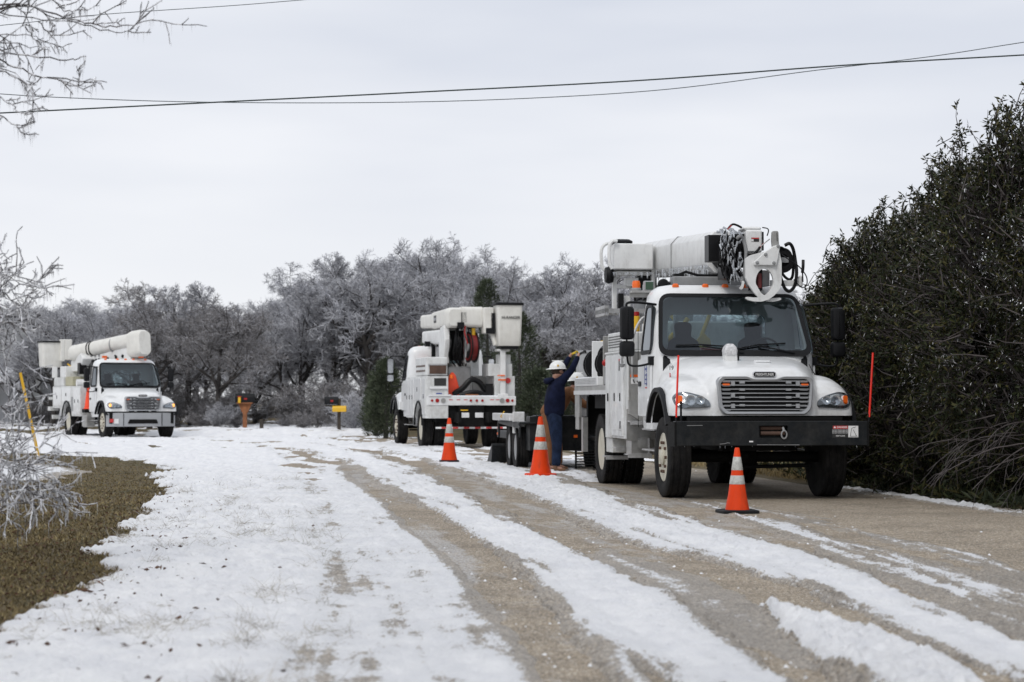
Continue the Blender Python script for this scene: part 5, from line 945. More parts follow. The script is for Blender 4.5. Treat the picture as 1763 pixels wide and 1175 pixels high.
B_ = dict(
 A=([(772, -60), (775, 0), (782, 200), (790, 262), (800, 306), (812, 280), (820, 268), (835, 302), (848, 262), (858, 246), (872, 252), (886, 258), (900, 215), (909, 202), (920, 222), (938, 190), (955, 168), (991, 143), (1016, 102), (1057, 26), (1108, -5), (1175, -60), (1400, -300)],
    [(772, 470), (790, 500), (802, 590), (835, 622), (879, 676), (930, 737), (986, 798), (1032, 834), (1068, 862), (1098, 886), (1175, 940), (1400, 1130)], .045, 0),
 B=([(765, 455), (775, 520), (794, 577), (830, 640), (885, 745), (959, 862), (985, 891), (1026, 926), (1067, 962), (1113, 998), (1175, 1056), (1400, 1260)],
    [(765, 545), (780, 620), (800, 690), (830, 760), (885, 862), (923, 937), (959, 1014), (995, 1090), (1021, 1150), (1051, 1188), (1087, 1222), (1133, 1295), (1175, 1356), (1400, 1680)], .045, 0),
 C=([(763, 600), (770, 630), (790, 705), (815, 785), (840, 860), (857, 911), (882, 962), (934, 1065), (949, 1110), (962, 1200), (975, 1250), (995, 1297), (1010, 1372), (1036, 1423), (1067, 1500), (1108, 1577), (1128, 1628), (1175, 1740), (1400, 2250)],
    [(763, 690), (775, 745), (795, 850), (805, 895), (826, 988), (857, 1065), (887, 1167), (928, 1290), (945, 1372), (975, 1450), (1000, 1516), (1041, 1603), (1072, 1680), (1108, 1763), (1175, 1900), (1400, 2500)], .04, 0),
 C2=([(925, 1110), (939, 1160), (959, 1216), (995, 1295)], [(925, 1180), (939, 1300), (959, 1380), (995, 1450)], .03, .2),
 D=([(852, 1120), (857, 1150), (882, 1240), (913, 1310), (918, 1321), (954, 1450), (985, 1551), (1010, 1600), (1060, 1700), (1100, 1763), (1200, 1950)],
    [(852, 1130), (857, 1165), (882, 1262), (890, 1290), (905, 1380), (929, 1440), (964, 1598), (1000, 1763), (1060, 1900), (1200, 2200)], .02, .42),
 E=([(926, 1520), (935, 1560), (955, 1640), (995, 1755), (1050, 1900)], [(926, 1526), (935, 1590), (955, 1690), (995, 1790), (1050, 1960)], .012, .5),
 F=([(1050, 1325), (1058, 1322), (1087, 1347), (1139, 1398), (1175, 1452), (1400, 1700)], [(1050, 1335), (1057, 1377), (1087, 1440), (1108, 1516), (1133, 1577), (1154, 1628), (1175, 1662), (1400, 1990)], .065, 0),
 G=([(838, 1395), (847, 1459), (856, 1520), (870, 1620), (890, 1755), (930, 2000)], [(832, 1400), (843, 1480), (852, 1550), (864, 1640), (882, 1770), (918, 2030)], .03, .1),
 D2=([(879, 1320), (884, 1360), (893, 1410)], [(879, 1330), (884, 1375), (893, 1425)], .01, .5),
 T=([(795, 850), (805, 865), (830, 930)], [(795, 1010), (805, 1000), (830, 1050)], .03, .1),
 D3=([(930, 1390), (950, 1400), (990, 1480), (1040, 1600), (1075, 1690), (1175, 1890), (1400, 2500)], [(930, 1400), (950, 1470), (975, 1600), (1010, 1763), (1050, 1860), (1175, 2200), (1400, 2800)], .018, .42),
 H=([(935, 1020), (960, 1000), (1000, 1070), (1060, 1180), (1110, 1290), (1150, 1380)], [(935, 1030), (960, 1110), (1000, 1230), (1060, 1330), (1110, 1400), (1150, 1440)], .008, .62),
 E2=([(905, 1430), (925, 1500), (960, 1620), (1000, 1740), (1040, 1880)], [(905, 1440), (925, 1525), (960, 1665), (1000, 1800), (1040, 1950)], .010, .5),
 D4=([(862, 1215), (870, 1240), (890, 1350), (915, 1450)], [(862, 1222), (870, 1270), (890, 1385), (915, 1460)], .008, .5),
 GP=([(792, -200), (800, -200), (816, -200)], [(792, 60), (802, 150), (816, 90)], .02, .3),
)
def rows(a, b, n): return a * (b / a) ** (np.arange(n) / (n - 1.0))
D1 = np.concatenate([rows(6.5, 60, 700), rows(60.3, 150, 110)]); A1_ = np.tan(np.linspace(R(-23), R(23), 760))
DD, AA = np.meshgrid(D1, A1_, indexing='ij'); GX = DD * AA; GY = DD
ZT = terr(GX, GY)
n1 = fbm(GX * 1.1, GY * .55, 4, 1); n2 = fbm(GX * 5, GY * 3.2, 4, 5); n3 = fbm(GX * 17, GY * 12, 3, 9)
edge = n1 * .42 + n2 * .26 + n3 * .13
scaleD = np.clip(GY / 22, .55, 2.2)
thick = np.full(GX.shape, -1.0); thin = np.zeros(GX.shape)
for k_, (Lp, Rp, hgt, th) in B_.items():
    l, r = W(Lp), W(Rp); s_ = np.minimum(GX - ev(l, GY), ev(r, GY) - GX); dlo, dhi = max(l[0][0], r[0][0]), min(l[0][-1], r[0][-1]); 
    if k_ in 'ABCF': dlo = 0
    s_ = np.minimum(s_, np.minimum((GY - dlo) * .25, (dhi - GY) * .25) if k_ not in 'ABC' else 9)
    if k_ in 'BC' : s_ = np.where(GY > dhi, -9, s_)
    if k_ == 'A': s_ = np.where(GY > K / 82, -9, s_)
    e = edge * scaleD * (.9 if k_ not in ('D2', 'E', 'G') else .35); wd_ = .10
    if k_ == 'A': e = np.where(GX - ev(l, GY) < ev(r, GY) - GX, edge * scaleD * 1.5 + fbm(GX * .5, GY * 1.6, 4, 31) * .4 - .05 - .12 * ss(22 - GY, 0, 8) + .25 * ss(12.5 - GY, 0, 2), e * .5)
    t_ = np.clip((s_ + e) / wd_, -1, 1); tt = np.where(t_ > 0, hgt * np.sqrt(np.clip(t_, 0, 1)), t_ * .05)
    upd = tt > thick; thick = np.where(upd, tt, thick); dpt = (GX - ev(l, GY)) * 0 + np.minimum(GX - ev(l, GY), ev(r, GY) - GX) + e; rw = np.clip((ev(r, GY) - ev(l, GY)) * .38, .08, .55) * (.35 if k_ == 'A' else 1.0); thin = np.where(upd, th + (.75 if k_ != 'F' else .4) * (1 - np.clip(dpt / rw, 0, 1)) ** 1.3, thin)
lb_, rb_ = W(B_['B'][0]), W(B_['B'][1]); TL = GX - (ev(lb_, GY) + ev(rb_, GY)) / 2
streak = fbm(TL * 4.5, GY * .32, 4, 101) + .45 * fbm(TL * 13, GY * .9, 3, 107); onlane = ss(GX - ev(W([(772, 470), (830, 505), (900, 515), (1000, 512), (1175, 455), (1400, 380)]), GY), 0, .5)
lrA = W(B_['A'][1]); onlane = onlane * np.where(GX < ev(lrA, GY) + .12, .22, 1.0)
thick = np.where(thick > 0, thick - np.clip(streak - .19, 0, .3) * .30 * onlane * (onlane > .5) * (thick < .07) * (thick > .021), thick); thin = np.clip(thin + np.clip(streak - .01, 0, .4) * 2.0 * onlane * (thick < .07), 0, 1)
# gaps of bare stone inside the bands
def gap(Lp, Rp, amt):
    l, r = W(Lp), W(Rp); s_ = np.minimum(GX - ev(l, GY), ev(r, GY) - GX); s_ = np.where((GY < l[0][0]) | (GY > l[0][-1]), -9, s_)
    return np.clip((s_ + edge * 1.2 * scaleD) / .3, 0, 1) * amt
thick = thick - gap([(990, 952), (1005, 962), (1067, 1039), (1113, 1105), (1175, 1160)], [(990, 972), (1005, 985), (1067, 1075), (1113, 1150), (1175, 1225)], .055)
thick = thick - gap([(789, 470), (800, 478), (815, 500), (830, 520)], [(789, 505), (800, 545), (815, 560), (830, 565)], .07)
thick = thick - gap([(758, 360), (764, 390), (770, 410)], [(758, 470), (764, 520), (770, 500)], .05)
# far bend: packed snow with worn wheel lines
cx_ = GX + (GY - 50) ** 2 * .0072 + (GY - 50) * .17
lane = np.abs(((cx_ * .62) % 1.0) - .5)
far = ss(GY, 44, 60) * ((.24 - ss(lane, .30, .45) * .42) + n1 * 1.1 + fbm(GX * .25, GY * .12, 3, 77) * .9 - .5 * ss(GX - (-.9 - (GY - 56) * .3), -3.0, 1.0) * (GY < 76))
far = np.where(GY > 82, -.15 + n1 * 1.6 + fbm(GX * .12, GY * .3, 3, 41), far) ; far = np.where((GY > 74) & (GY < 81), .12 + n1 * 1.2 - .35 * ss(GY, 77, 80.5), far); far = np.where((GX < -6) & (GY > 57) & (GY < 75), np.maximum(far, .05 + n1 * 1.5 + (lane < .36) * .15), far)
far = np.where(GX > ev((np.array([30., 40, 55, 75]), np.array([4.6, 3.2, .6, -5])), GY) + .8, -.4 + n1 * 1.3, far)
tt = np.where(far > 0, .05 * np.clip(far * 6, 0, 1), far * .1); tt = np.where((GY > 44) & ~((GY < 52.5) & (GX < ev(W(B_['A'][0]), GY) - edge * 2.5)), tt, -1)
upd = tt > thick; thick = np.where(upd, tt, thick); thin = np.where(upd, .12, thin)
# the right part of band A lies on the lane: thin, wind-packed and grey
lx = W([(772, 470), (830, 505), (900, 515), (1000, 512), (1175, 455), (1400, 380)]); rl = ss(GX - ev(lx, GY) + n1 * 1.0, -.15, .35)
lr_ = W(B_['A'][1]); inA = (GX < ev(lr_, GY) + .3) & (GY < 52)
thin = np.where(inA & (thick > 0), thin + rl * (.56 + .45 * n1 + .45 * n2 + .5 * streak - .25 * ss(GX - ev(lr_, GY), -1.2, -.3)), thin); thick = np.where(inA & (thick > 0), thick * (1 - .6 * rl), thick)
thin = np.where((thick > 0) & ~inA & (GY < 44), np.clip(thin + .55 * n1 + .4 * n2 + .06, 0, 1), thin)
# grey slush smears on bare stone
slush = ss(fbm(TL * 2.6 + 3, GY * .3, 5, 51) + n2 * .35 + n3 * .3 + streak * .3, .02, .30) * (GX < ev(W([(840, 1100), (900, 1420), (1000, 1700), (1175, 2100), (1400, 2700)]), GY)) * (GY < 40)
# where is the lane
xl = W([(745, 280), (765, 440), (830, 495), (900, 505), (1000, 505), (1175, 440), (1400, 380)]); XRr = (np.array([0, 10., 22.9, 29, 35, 45, 55, 65, 75, 80]), np.array([8.2, 7.2, 5.7, 4.85, 4.05, 2.5, .7, -1.6, -5., -8]))
inroad = (GX > ev(xl, GY)) & (GX < ev(XRr, GY) + n1 * .3) & (GY < 77.5); inroad |= (GX < -10) & (GY > 64) & (GY < 76.5); inroad |= (GY > 60) & (GY < 74) & (GX < ev(XRr, GY)) & (GX > -40)
nr, nc = GX.shape; idx = np.arange(nr * nc).reshape(nr, nc)
Q = np.stack([idx[:-1, :-1], idx[:-1, 1:], idx[1:, 1:], idx[1:, :-1]], -1).reshape(-1, 4)
def sheet(name, mask, Z, m, attrs, kind='structure'):
    fm = mask.ravel()[Q].any(1) if name == 'snow' else mask.ravel()[Q].all(1) if name == 'road' else ~((~mask).ravel()[Q].all(1)); q = Q[fm]; u, inv = np.unique(q, return_inverse=True); V = np.stack([GX.ravel()[u], GY.ravel()[u], Z.ravel()[u]], -1)
    o = mesh_np(name, V, inv.reshape(-1, 4), m, None, True)
    for an, arr in attrs.items(): at = o.data.attributes.new(an, 'FLOAT', 'POINT'); at.data.foreach_set('value', arr.ravel()[u].astype(np.float32))
    o['kind'] = kind; return o
def ground_mat(name, build):
    m = bpy.data.materials.new(name); m.use_nodes = True; nt = m.node_tree; build(nt, nt.nodes.new, nt.links.new, nt.nodes['Principled BSDF']); return m
def mixn(N, L, f, a, b):
    m = N('ShaderNodeMix'); m.data_type = 'RGBA'
    for s_, v in ((0, f), (6, a), (7, b)):
        if isinstance(v, (tuple, float, int)): m.inputs[s_].default_value = (*v, 1) if isinstance(v, tuple) else v
        else: L(v, m.inputs[s_])
    return m.outputs[2]
def noise(N, L, vec, sc, det=4, rough=.6):
    n = N('ShaderNodeTexNoise'); n.inputs['Scale'].default_value = sc; n.inputs['Detail'].default_value = det; n.inputs['Roughness'].default_value = rough; L(vec, n.inputs['Vector']); return n.outputs[0]
def mrange(N, L, v, a, b, c=0., d=1.):
    n = N('ShaderNodeMapRange'); L(v, n.inputs[0]); n.inputs[1].default_value = a; n.inputs[2].default_value = b; n.inputs[3].default_value = c; n.inputs[4].default_value = d; return n.outputs[0]
def math_(N, L, op, a, b):
    n = N('ShaderNodeMath'); n.operation = op
    for i, v in enumerate((a, b)):
        if isinstance(v, (int, float)): n.inputs[i].default_value = v
        else: L(v, n.inputs[i])
    return n.outputs[0]
def stone_color(N, L, tc):
    v = N('ShaderNodeTexVoronoi'); v.inputs['Scale'].default_value = 78; L(tc.outputs['Object'], v.inputs['Vector'])
    r = N('ShaderNodeValToRGB'); sp_ = N('ShaderNodeSeparateColor'); L(v.outputs['Color'], sp_.inputs[0]); L(sp_.outputs[0], r.inputs[0])
    cols = [(0, (.16, .13, .10)), (.3, (.31, .25, .18)), (.55, (.42, .345, .25)), (.8, (.52, .44, .34)), (1, (.72, .66, .57))]
    e = r.color_ramp.elements; e[0].position = 0; e[0].color = (*cols[0][1], 1); e[1].position = 1; e[1].color = (*cols[-1][1], 1)
    for p_, c in cols[1:-1]: q = e.new(p_); q.color = (*c, 1)
    dk = mrange(N, L, v.outputs['Distance'], .25, .7, 1.08, .5)
    big = mrange(N, L, noise(N, L, tc.outputs['Object'], 1.3, 5), .35, .65, .80, 1.12); mu = N('ShaderNodeVectorMath'); mu.operation = 'SCALE'; L(r.outputs[0], mu.inputs[0]); L(math_(N, L, 'MULTIPLY', dk, big), mu.inputs['Scale'])
    return mu.outputs[0], v
def b_road(nt, N, L, p):
    tc = N('ShaderNodeTexCoord'); col, v = stone_color(N, L, tc); at = N('ShaderNodeAttribute'); at.attribute_name = 'slush'
    ns = noise(N, L, tc.outputs['Object'], 38, 3); f = math_(N, L, 'MULTIPLY', at.outputs['Fac'], mrange(N, L, ns, .40, .58)); c2 = mixn(N, L, math_(N, L, 'MULTIPLY', f, .75), col, (.44, .45, .47)); L(c2, p.inputs['Base Color'])
    p.inputs['Roughness'].default_value = .8; bp = N('ShaderNodeBump'); bp.inputs['Strength'].default_value = .8; bp.inputs['Distance'].default_value = .012; bp.invert = True; L(v.outputs['Distance'], bp.inputs['Height']); L(bp.outputs[0], p.inputs['Normal'])
    L(mrange(N, L, f, 0, 1, .82, .35), p.inputs['Roughness'])
def b_snow(nt, N, L, p):
    tc = N('ShaderNodeTexCoord'); O = tc.outputs['Object']; col, v = stone_color(N, L, tc); at = N('ShaderNodeAttribute'); at.attribute_name = 'thin'
    mp = N('ShaderNodeMapping'); mp.inputs['Scale'].default_value = (1, .45, 1); L(O, mp.inputs[0])
    ns = noise(N, L, mp.outputs[0], 10, 9, .8); ns2 = noise(N, L, mp.outputs[0], 60, 4, .7); nn = math_(N, L, 'ADD', math_(N, L, 'MULTIPLY', ns, .55), math_(N, L, 'MULTIPLY', ns2, .45))
    thr = math_(N, L, 'SUBTRACT', .88, math_(N, L, 'MULTIPLY', at.outputs['Fac'], .62)); dlt = math_(N, L, 'SUBTRACT', nn, thr); f = mrange(N, L, dlt, -.012, .02)
    white_ = mixn(N, L, mrange(N, L, noise(N, L, mp.outputs[0], 3.5, 6, .65), .35, .65), (.80, .81, .84), (.93, .935, .945)); grey = mixn(N, L, mrange(N, L, at.outputs['Fac'], .15, .9), white_, (.70, .71, .73))
    L(mixn(N, L, math_(N, L, 'MULTIPLY', f, .9), grey, col), p.inputs['Base Color']); L(mrange(N, L, at.outputs['Fac'], .1, .7, .75, .42), p.inputs['Roughness'])
    n5 = noise(N, L, O, 26, 6, .7); n6 = noise(N, L, O, 130, 2, .6); bp = N('ShaderNodeBump'); bp.inputs['Strength'].default_value = 1.0; bp.inputs['Distance'].default_value = .03; L(math_(N, L, 'ADD', n5, math_(N, L, 'MULTIPLY', n6, .4)), bp.inputs['Height']); L(bp.outputs[0], p.inputs['Normal'])
def b_ground(nt, N, L, p):
    tc = N('ShaderNodeTexCoord'); O = tc.outputs['Object']; a_ = noise(N, L, O, .9, 6, .65); c = mixn(N, L, mrange(N, L, a_, .38, .62), (.10, .075, .034), (.165, .125, .058))
    g = noise(N, L, O, 2.2, 4, .6); c = mixn(N, L, mrange(N, L, g, .48, .62, 0, .7), c, (.070, .078, .028)); h_ = noise(N, L, O, 55, 4, .7); c = mixn(N, L, mrange(N, L, h_, .42, .64, 0, .7), c, (.045, .026, .016)); L(c, p.inputs['Base Color']); p.inputs['Roughness'].default_value = .95
    bp = N('ShaderNodeBump'); bp.inputs['Strength'].default_value = .9; bp.inputs['Distance'].default_value = .03; L(h_, bp.inputs['Height']); L(bp.outputs[0], p.inputs['Normal'])
roadm = ground_mat('gravel_chipseal', b_road); snowm = ground_mat('snow_cover', b_snow); groundm = ground_mat('winter_ground', b_ground)
lump = fbm(GX * 14, GY * 14, 3, 61); lump4 = np.abs(fbm(GX * 38, GY * 30, 2, 63)) - .12; lump2 = np.abs(fbm(GX * 6.5, GY * 6.5, 3, 71))
fF = np.zeros(GX.shape); l, r = W(B_['F'][0]), W(B_['F'][1]); fF = np.clip((np.minimum(GX - ev(l, GY), ev(r, GY) - GX) + .1) / .2, 0, 1) * (GY < l[0][-1])
ZS = ZT + np.where(thick > 0, thick * (1 + .35 * n2) + np.clip(thick / .02, 0, 1) * (1 - .45 * np.clip(thin / .6, 0, 1)) * (lump * .034 + lump4 * .016 + n3 * .014) * np.clip(GY / 9, 1, 2.5) + fF * (lump2 * .13 + np.abs(fbm(GX * 17, GY * 15, 2, 83)) * .09), thick)
ZS = np.where((thick > 0), np.maximum(ZS, ZT + .005), ZS)
sheet('ground', ~inroad | (GX == 1e9), ZT + n2 * .015 - .004, groundm, {})
sheet('road', inroad, ZT + .002, roadm, {'slush': slush})
sheet('snow', thick > -.002, ZS, snowm, {'thin': np.clip(thin, 0, 1)})
b = MB(); q = 900; b.add([(-q, -q, -.35), (q, -q, -.35), (q, q, -.35), (-q, q, -.35)], [(0, 1, 2, 3)]); o = b.obj('far_ground', groundm, None); o['kind'] = 'structure'
def snow_at(x, y):
    j = int(np.clip(np.interp(y, D1, np.arange(nr)), 0, nr - 1)); i = int(np.clip(np.interp(x / y, A1_, np.arange(nc)), 0, nc - 1)); return float(thick[j, i]), float(max(ZS[j, i], ZT[j, i])), bool(inroad[j, i])

# ------------------------------------------------------------------ vegetation generators (numpy)
def nrm(v): return v / np.maximum(np.linalg.norm(v, axis=-1, keepdims=True), 1e-9)
def grow(P, Dr, ln, r0, r1, k, wig, up, g):
    n = len(P); pts = np.empty((n, k + 1, 3)); rad = np.empty((n, k + 1)); pts[:, 0] = P; rad[:, 0] = r0; d = nrm(Dr); p = P.copy()
    for i in range(k):
        d = nrm(d + g.normal(0, wig, (n, 3)) + np.array([0, 0, up])); p = p + d * (ln / k)[:, None]; pts[:, i + 1] = p; rad[:, i + 1] = r0 + (r1 - r0) * (i + 1) / k
    return pts, rad
def sprout(pts, rad, m, t0, t1, a0, a1, l0, l1, g, rs=.6, tipbias=1.0):
    n, k, _ = pts.shape; k -= 1; t = (t0 + (t1 - t0) * g.random((n, m)) ** tipbias) * k; i = np.clip(t.astype(int), 0, k - 1); f = (t - i)[..., None]; ar = np.arange(n)[:, None]
    B = pts[ar, i] * (1 - f) + pts[ar, i + 1] * f; tan = nrm(pts[ar, i + 1] - pts[ar, i]); q = nrm(np.cross(tan, nrm(g.normal(size=(n, m, 3))))); a = np.radians(a0 + (a1 - a0) * g.random((n, m)))[..., None]
    Dr = tan * np.cos(a) + q * np.sin(a); R_ = (rad[ar, i] * (1 - f[..., 0]) + rad[ar, i + 1] * f[..., 0]) * rs; total = np.linalg.norm(np.diff(pts, axis=1), axis=2).sum(1)[:, None]
    ln = total * (l0 + (l1 - l0) * g.random((n, m))) * (1.15 - .5 * t / k)
    return B.reshape(-1, 3), Dr.reshape(-1, 3), ln.ravel(), R_.ravel()
def tubes(lst, ns=3):
    """lst of (pts, rad) -> one (V, quads)"""
    Vs = []; Fs = []; off = 0
    for pts, rad in lst:
        n, k, _ = pts.shape; tan = nrm(np.gradient(pts, axis=1)); ref = np.where(np.abs(tan[..., 2:3]) > .9, np.array([1., 0, 0]), np.array([0, 0, 1.])); u = nrm(np.cross(tan, ref)); v = np.cross(tan, u)
        a = 2 * np.pi * np.arange(ns) / ns; ring = pts[:, :, None] + (u[:, :, None] * np.cos(a)[:, None] + v[:, :, None] * np.sin(a)[:, None]) * rad[:, :, None, None]
        Vs.append(ring.reshape(-1, 3)); idx = off + np.arange(n * k * ns).reshape(n, k, ns); A = idx[:, :-1]; B = idx[:, 1:]
        Fs.append(np.stack([A, np.roll(A, -1, 2), np.roll(B, -1, 2), B], -1).reshape(-1, 4)); off += n * k * ns
    return np.concatenate(Vs), np.concatenate(Fs)
def leaves(C, dirs, ln, wd_, g):
    """diamond leaves with a fold: 4 verts, one quad each"""
    n = len(C); d = nrm(dirs); s_ = nrm(np.cross(d, nrm(g.normal(size=(n, 3))))); up = np.cross(s_, d); L_ = ln[:, None]; Wd = wd_[:, None]
    V = np.stack([C, C + d * L_ * .45 + s_ * Wd + up * Wd * .35, C + d * L_, C + d * L_ * .45 - s_ * Wd + up * Wd * .35], 1).reshape(-1, 3); return V, np.arange(n * 4).reshape(n, 4)
def bare_tree(seed, h=9., spread=1.0, twig=.013, dens=1.0, limb0=.22):
    g = np.random.default_rng(seed); one = np.ones
    tr_ = grow(np.zeros((1, 3)), np.array([[g.normal(0, .06), g.normal(0, .06), 1.]]), one(1) * h * .62, h * .022, h * .009, 7, .10, .15, g)
    b, d, l, r = sprout(*tr_, int(11 * dens), limb0, 1., 35, 70, .75 * spread, 1.05 * spread, g, .75); L1 = grow(b, d, l, r, r * .25, 6, .16, .10, g)
    b, d, l, r = sprout(*L1, 7, .2, 1., 30, 60, .42, .62, g, .7); L2 = grow(b, d, l, np.maximum(r, .016), .012 * one(len(r)), 4, .20, .05, g)
    b, d, l, r = sprout(*L2, 6, .15, 1., 30, 65, .45, .65, g, .8); L3 = grow(b, d, l, np.maximum(r * .9, twig * 1.3), twig * one(len(r)), 3, .2, .03, g)
    b, d, l, r = sprout(*L3, 5, .1, 1., 30, 70, .5, .75, g); L4 = grow(b, d, l, twig * 1.1 * one(len(r)), twig * .8 * one(len(r)), 2, .2, .0, g)
    b, d, l, r = sprout(*L4, 4, .1, 1., 30, 75, .55, .9, g); L5 = grow(b, d, l, twig * .9 * one(len(r)), twig * .5 * one(len(r)), 1, .2, -.05, g)
    return (tr_, L1, L2), (L3, L4, L5)
protos = []
for i, (sd, sp, l0) in enumerate(((1, 1.0, .18), (2, .9, .3), (3, 1.15, .15), (4, .8, .35), (5, 1.05, .25))):
    lo, hi = bare_tree(sd, 9., sp, .0125, 1.0, l0); V1, F1 = tubes([(p, r) for p, r in lo], 5); V2, F2 = tubes(hi, 3)
    top = V2[:, 2].max(); protos.append((mesh_np('trunk', V1, F1, None, None, True), mesh_np('crown', V2, F2, None), top))
def put_tree(i, x, y, h, rz, label, cm=frost, group=None, tm=bark, sxy=1.0):
    t = empty('bare_tree', (x, y, float(terr(x, y)) - .05), rz, label=label, cat='tree', group=group); s_ = h / protos[i][2]; t.scale = (s_ * sxy, s_ * sxy, s_)
    a = bpy.data.objects.new('trunk', protos[i][0]); c = bpy.data.objects.new('crown', protos[i][1])
    for o, m in ((a, tm), (c, cm)):
        COL.objects.link(o); o.parent = t
        if not o.data.materials: o.data.materials.append(None)
        o.material_slots[0].link = 'OBJECT'; o.material_slots[0].material = m
    return t
SKY_ = ([-200, 0, 60, 120, 200, 260, 330, 400, 450, 500, 560, 600, 650, 700, 750, 800, 870, 900, 950, 980, 1020, 1060, 1150, 1300, 1450, 1700], [520, 520, 500, 498, 482, 470, 482, 492, 512, 472, 432, 420, 420, 410, 402, 424, 435, 470, 455, 428, 448, 470, 500, 490, 470, 480])
g = np.random.default_rng(5)
GRP = 'frosted bare trees of the wood across the road'
k = 0
for px in np.arange(-180, 1720, 66):   # far rows of the wood
    for D0 in (112, 126):
        px_ = px + g.uniform(-24, 24); D = D0 + g.uniform(-5, 6); ty = np.interp(px_, *SKY_) + g.uniform(12, 52) + (6 if D0 > 120 else 0); h = (690 - ty) / 3600 * D + 1.27 - .4
        put_tree(k % 5, (px_ - 881.5) / 3600 * D, D, h, g.uniform(0, 6.28), 'frosted bare tree deep in the wood across the road', frost, GRP, sxy=1.25); k += 1
named = [  # px, top y, D, label, crown
 (-38, 505, 98, 'bare frosted tree standing in front of the grey house', frost), (92, 500, 92, 'pale frosted tree behind the bucket of the far left truck', frost), (150, 506, 97, 'short frosted tree behind the boom of the far left truck', frost),
 (258, 468, 88, 'tall brownish bare tree directly behind the cab of the far left truck', frost_brown), (330, 480, 92, 'bare brown-grey tree just right of the far left truck', frost), (372, 500, 83, 'dark-trunked bare tree left of the black mailbox', frost_brown),
 (440, 515, 95, 'bare tree rising straight behind the left mailbox', frost), (505, 472, 92, 'broad frosted oak between the two mailboxes', frost), (572, 430, 96, 'tall frosted oak above the yellow newspaper box', frost),
 (630, 425, 90, 'wide pale frosted tree left of the rear-facing bucket truck', frost), (700, 408, 96, 'tall pale frosted tree above the cab of the rear-facing truck', frost), (752, 402, 102, 'tallest frosted tree of the wood, in its middle', frost),
 (815, 425, 94, 'frosted tree above the folded boom of the rear-facing truck', frost), (872, 440, 88, 'frosted tree right behind the tall white bucket', frost), (932, 500, 84, 'frosted tree behind the man in navy', frost), (982, 428, 90, 'tall open-limbed bare tree left of the digger derrick', frost), (1032, 448, 95, 'bare tree just left of the operator platform of the front truck', frost),
 (1100, 500, 88, 'bare tree hidden mostly behind the front truck boom', frost), (1405, 470, 80, 'frosted tree between the hose reel and the evergreens', frost)]
for j, (px, ty, D, lab, cm) in enumerate(named):
    h = (690 - ty) / 3600 * D + 1.27 - .25; put_tree((j * 3 + 1) % 5, (px - 881.5) / 3600 * D, D, h, g.uniform(0, 6.28), lab, cm, None, sxy=1.1)
# undergrowth
def shrub_mesh(seed, h=2.4, n=16, twig=.010, wide=55):
    g = np.random.default_rng(seed); d = nrm(np.stack([g.normal(0, 1, n), g.normal(0, 1, n), np.abs(g.normal(0, 1, n)) + .9], -1)); P = np.stack([g.normal(0, .12, n), g.normal(0, .12, n), np.zeros(n)], -1)
    L1 = grow(P, d, h * g.uniform(.6, 1, n), np.full(n, .022), np.full(n, twig), 5, .15, .06, g); b, dd, l, r = sprout(*L1, 9, .15, 1., 25, 60, .3, .5, g); L2 = grow(b, dd, l, np.full(len(l), twig * 1.1), np.full(len(l), twig), 3, .2, .02, g)
    b, dd, l, r = sprout(*L2, 7, .1, 1., 25, 70, .4, .6, g); L3 = grow(b, dd, l, np.full(len(l), twig), np.full(len(l), twig * .7), 2, .2, 0, g); b, dd, l, r = sprout(*L3, 4, .1, 1., 25, 70, .4, .7, g); L4 = grow(b, dd, l, np.full(len(l), twig * .9), np.full(len(l), twig * .5), 1, .2, 0, g)
    return mesh_np('frosted_shrub', *tubes([L1, L2, L3, L4], 3), None)
sh_p = [shrub_mesh(s_) for s_ in (21, 22, 23)]
def put_shrub(i, x, y, s_, label, m, group, z=None):
    o = bpy.data.objects.new('bare_shrub', sh_p[i]); COL.objects.link(o); o.location = (x, y, float(terr(x, y)) - .05 if z is None else z); o.scale = (s_ * 1.25, s_ * 1.25, s_); o.rotation_euler = (0, 0, random.uniform(0, 6.28))
    if not o.data.materials: o.data.materials.append(None)
    o.material_slots[0].link = 'OBJECT'; o.material_slots[0].material = m; tag(o, label, 'shrub', group); return o
for px in np.arange(75, 1500, 26):
    D = g.uniform(86, 108); D = D + 4 if px < 100 else D
    put_shrub(int(px) % 3, (px + g.uniform(-12, 12) - 881.5) / 3600 * D, D, g.uniform(.4, .9), 'leafless brown undergrowth shrub at the foot of the wood', frost_brown, 'undergrowth along the foot of the wood')
put_shrub(0, (609 - 881.5) / 3600 * 77.5, 77.5, .62, 'small white frosted shrub right of the yellow newspaper box', frost, None); put_shrub(1, -11.6, 82.5, .45, 'small frosted shrub beside the orange-brown mailbox post', frost, None)
# cedars
def cedar_mesh(seed, h=4., w_=1., n=620, round_=.5):
    g = np.random.default_rng(seed); t = g.random(n) ** .8; a = g.uniform(0, 6.28, n); lob = 1 + .42 * np.sin(a * 3 + t * 9 + seed) + .26 * np.sin(a * 7 - t * 17); rr_ = w_ * lob * (np.sin(np.clip(t * .93 + .07, 0, 1) * np.pi) ** round_ * (1 - t * .55)) * g.uniform(.35, 1, n) ** .5
    C = np.stack([rr_ * np.cos(a), rr_ * np.sin(a), .1 + t * h], -1); m = 16; Cc = np.repeat(C, m, 0) + g.normal(0, .06, (n * m, 3)); out = nrm(np.stack([np.cos(a), np.sin(a), np.full(n, .9)], -1)); Dd = np.repeat(out, m, 0) + g.normal(0, .55, (n * m, 3))
    V, Fq = leaves(Cc, Dd, g.uniform(.07, .17, n * m), g.uniform(.008, .018, n * m), g); return mesh_np('crown', V, Fq, None)
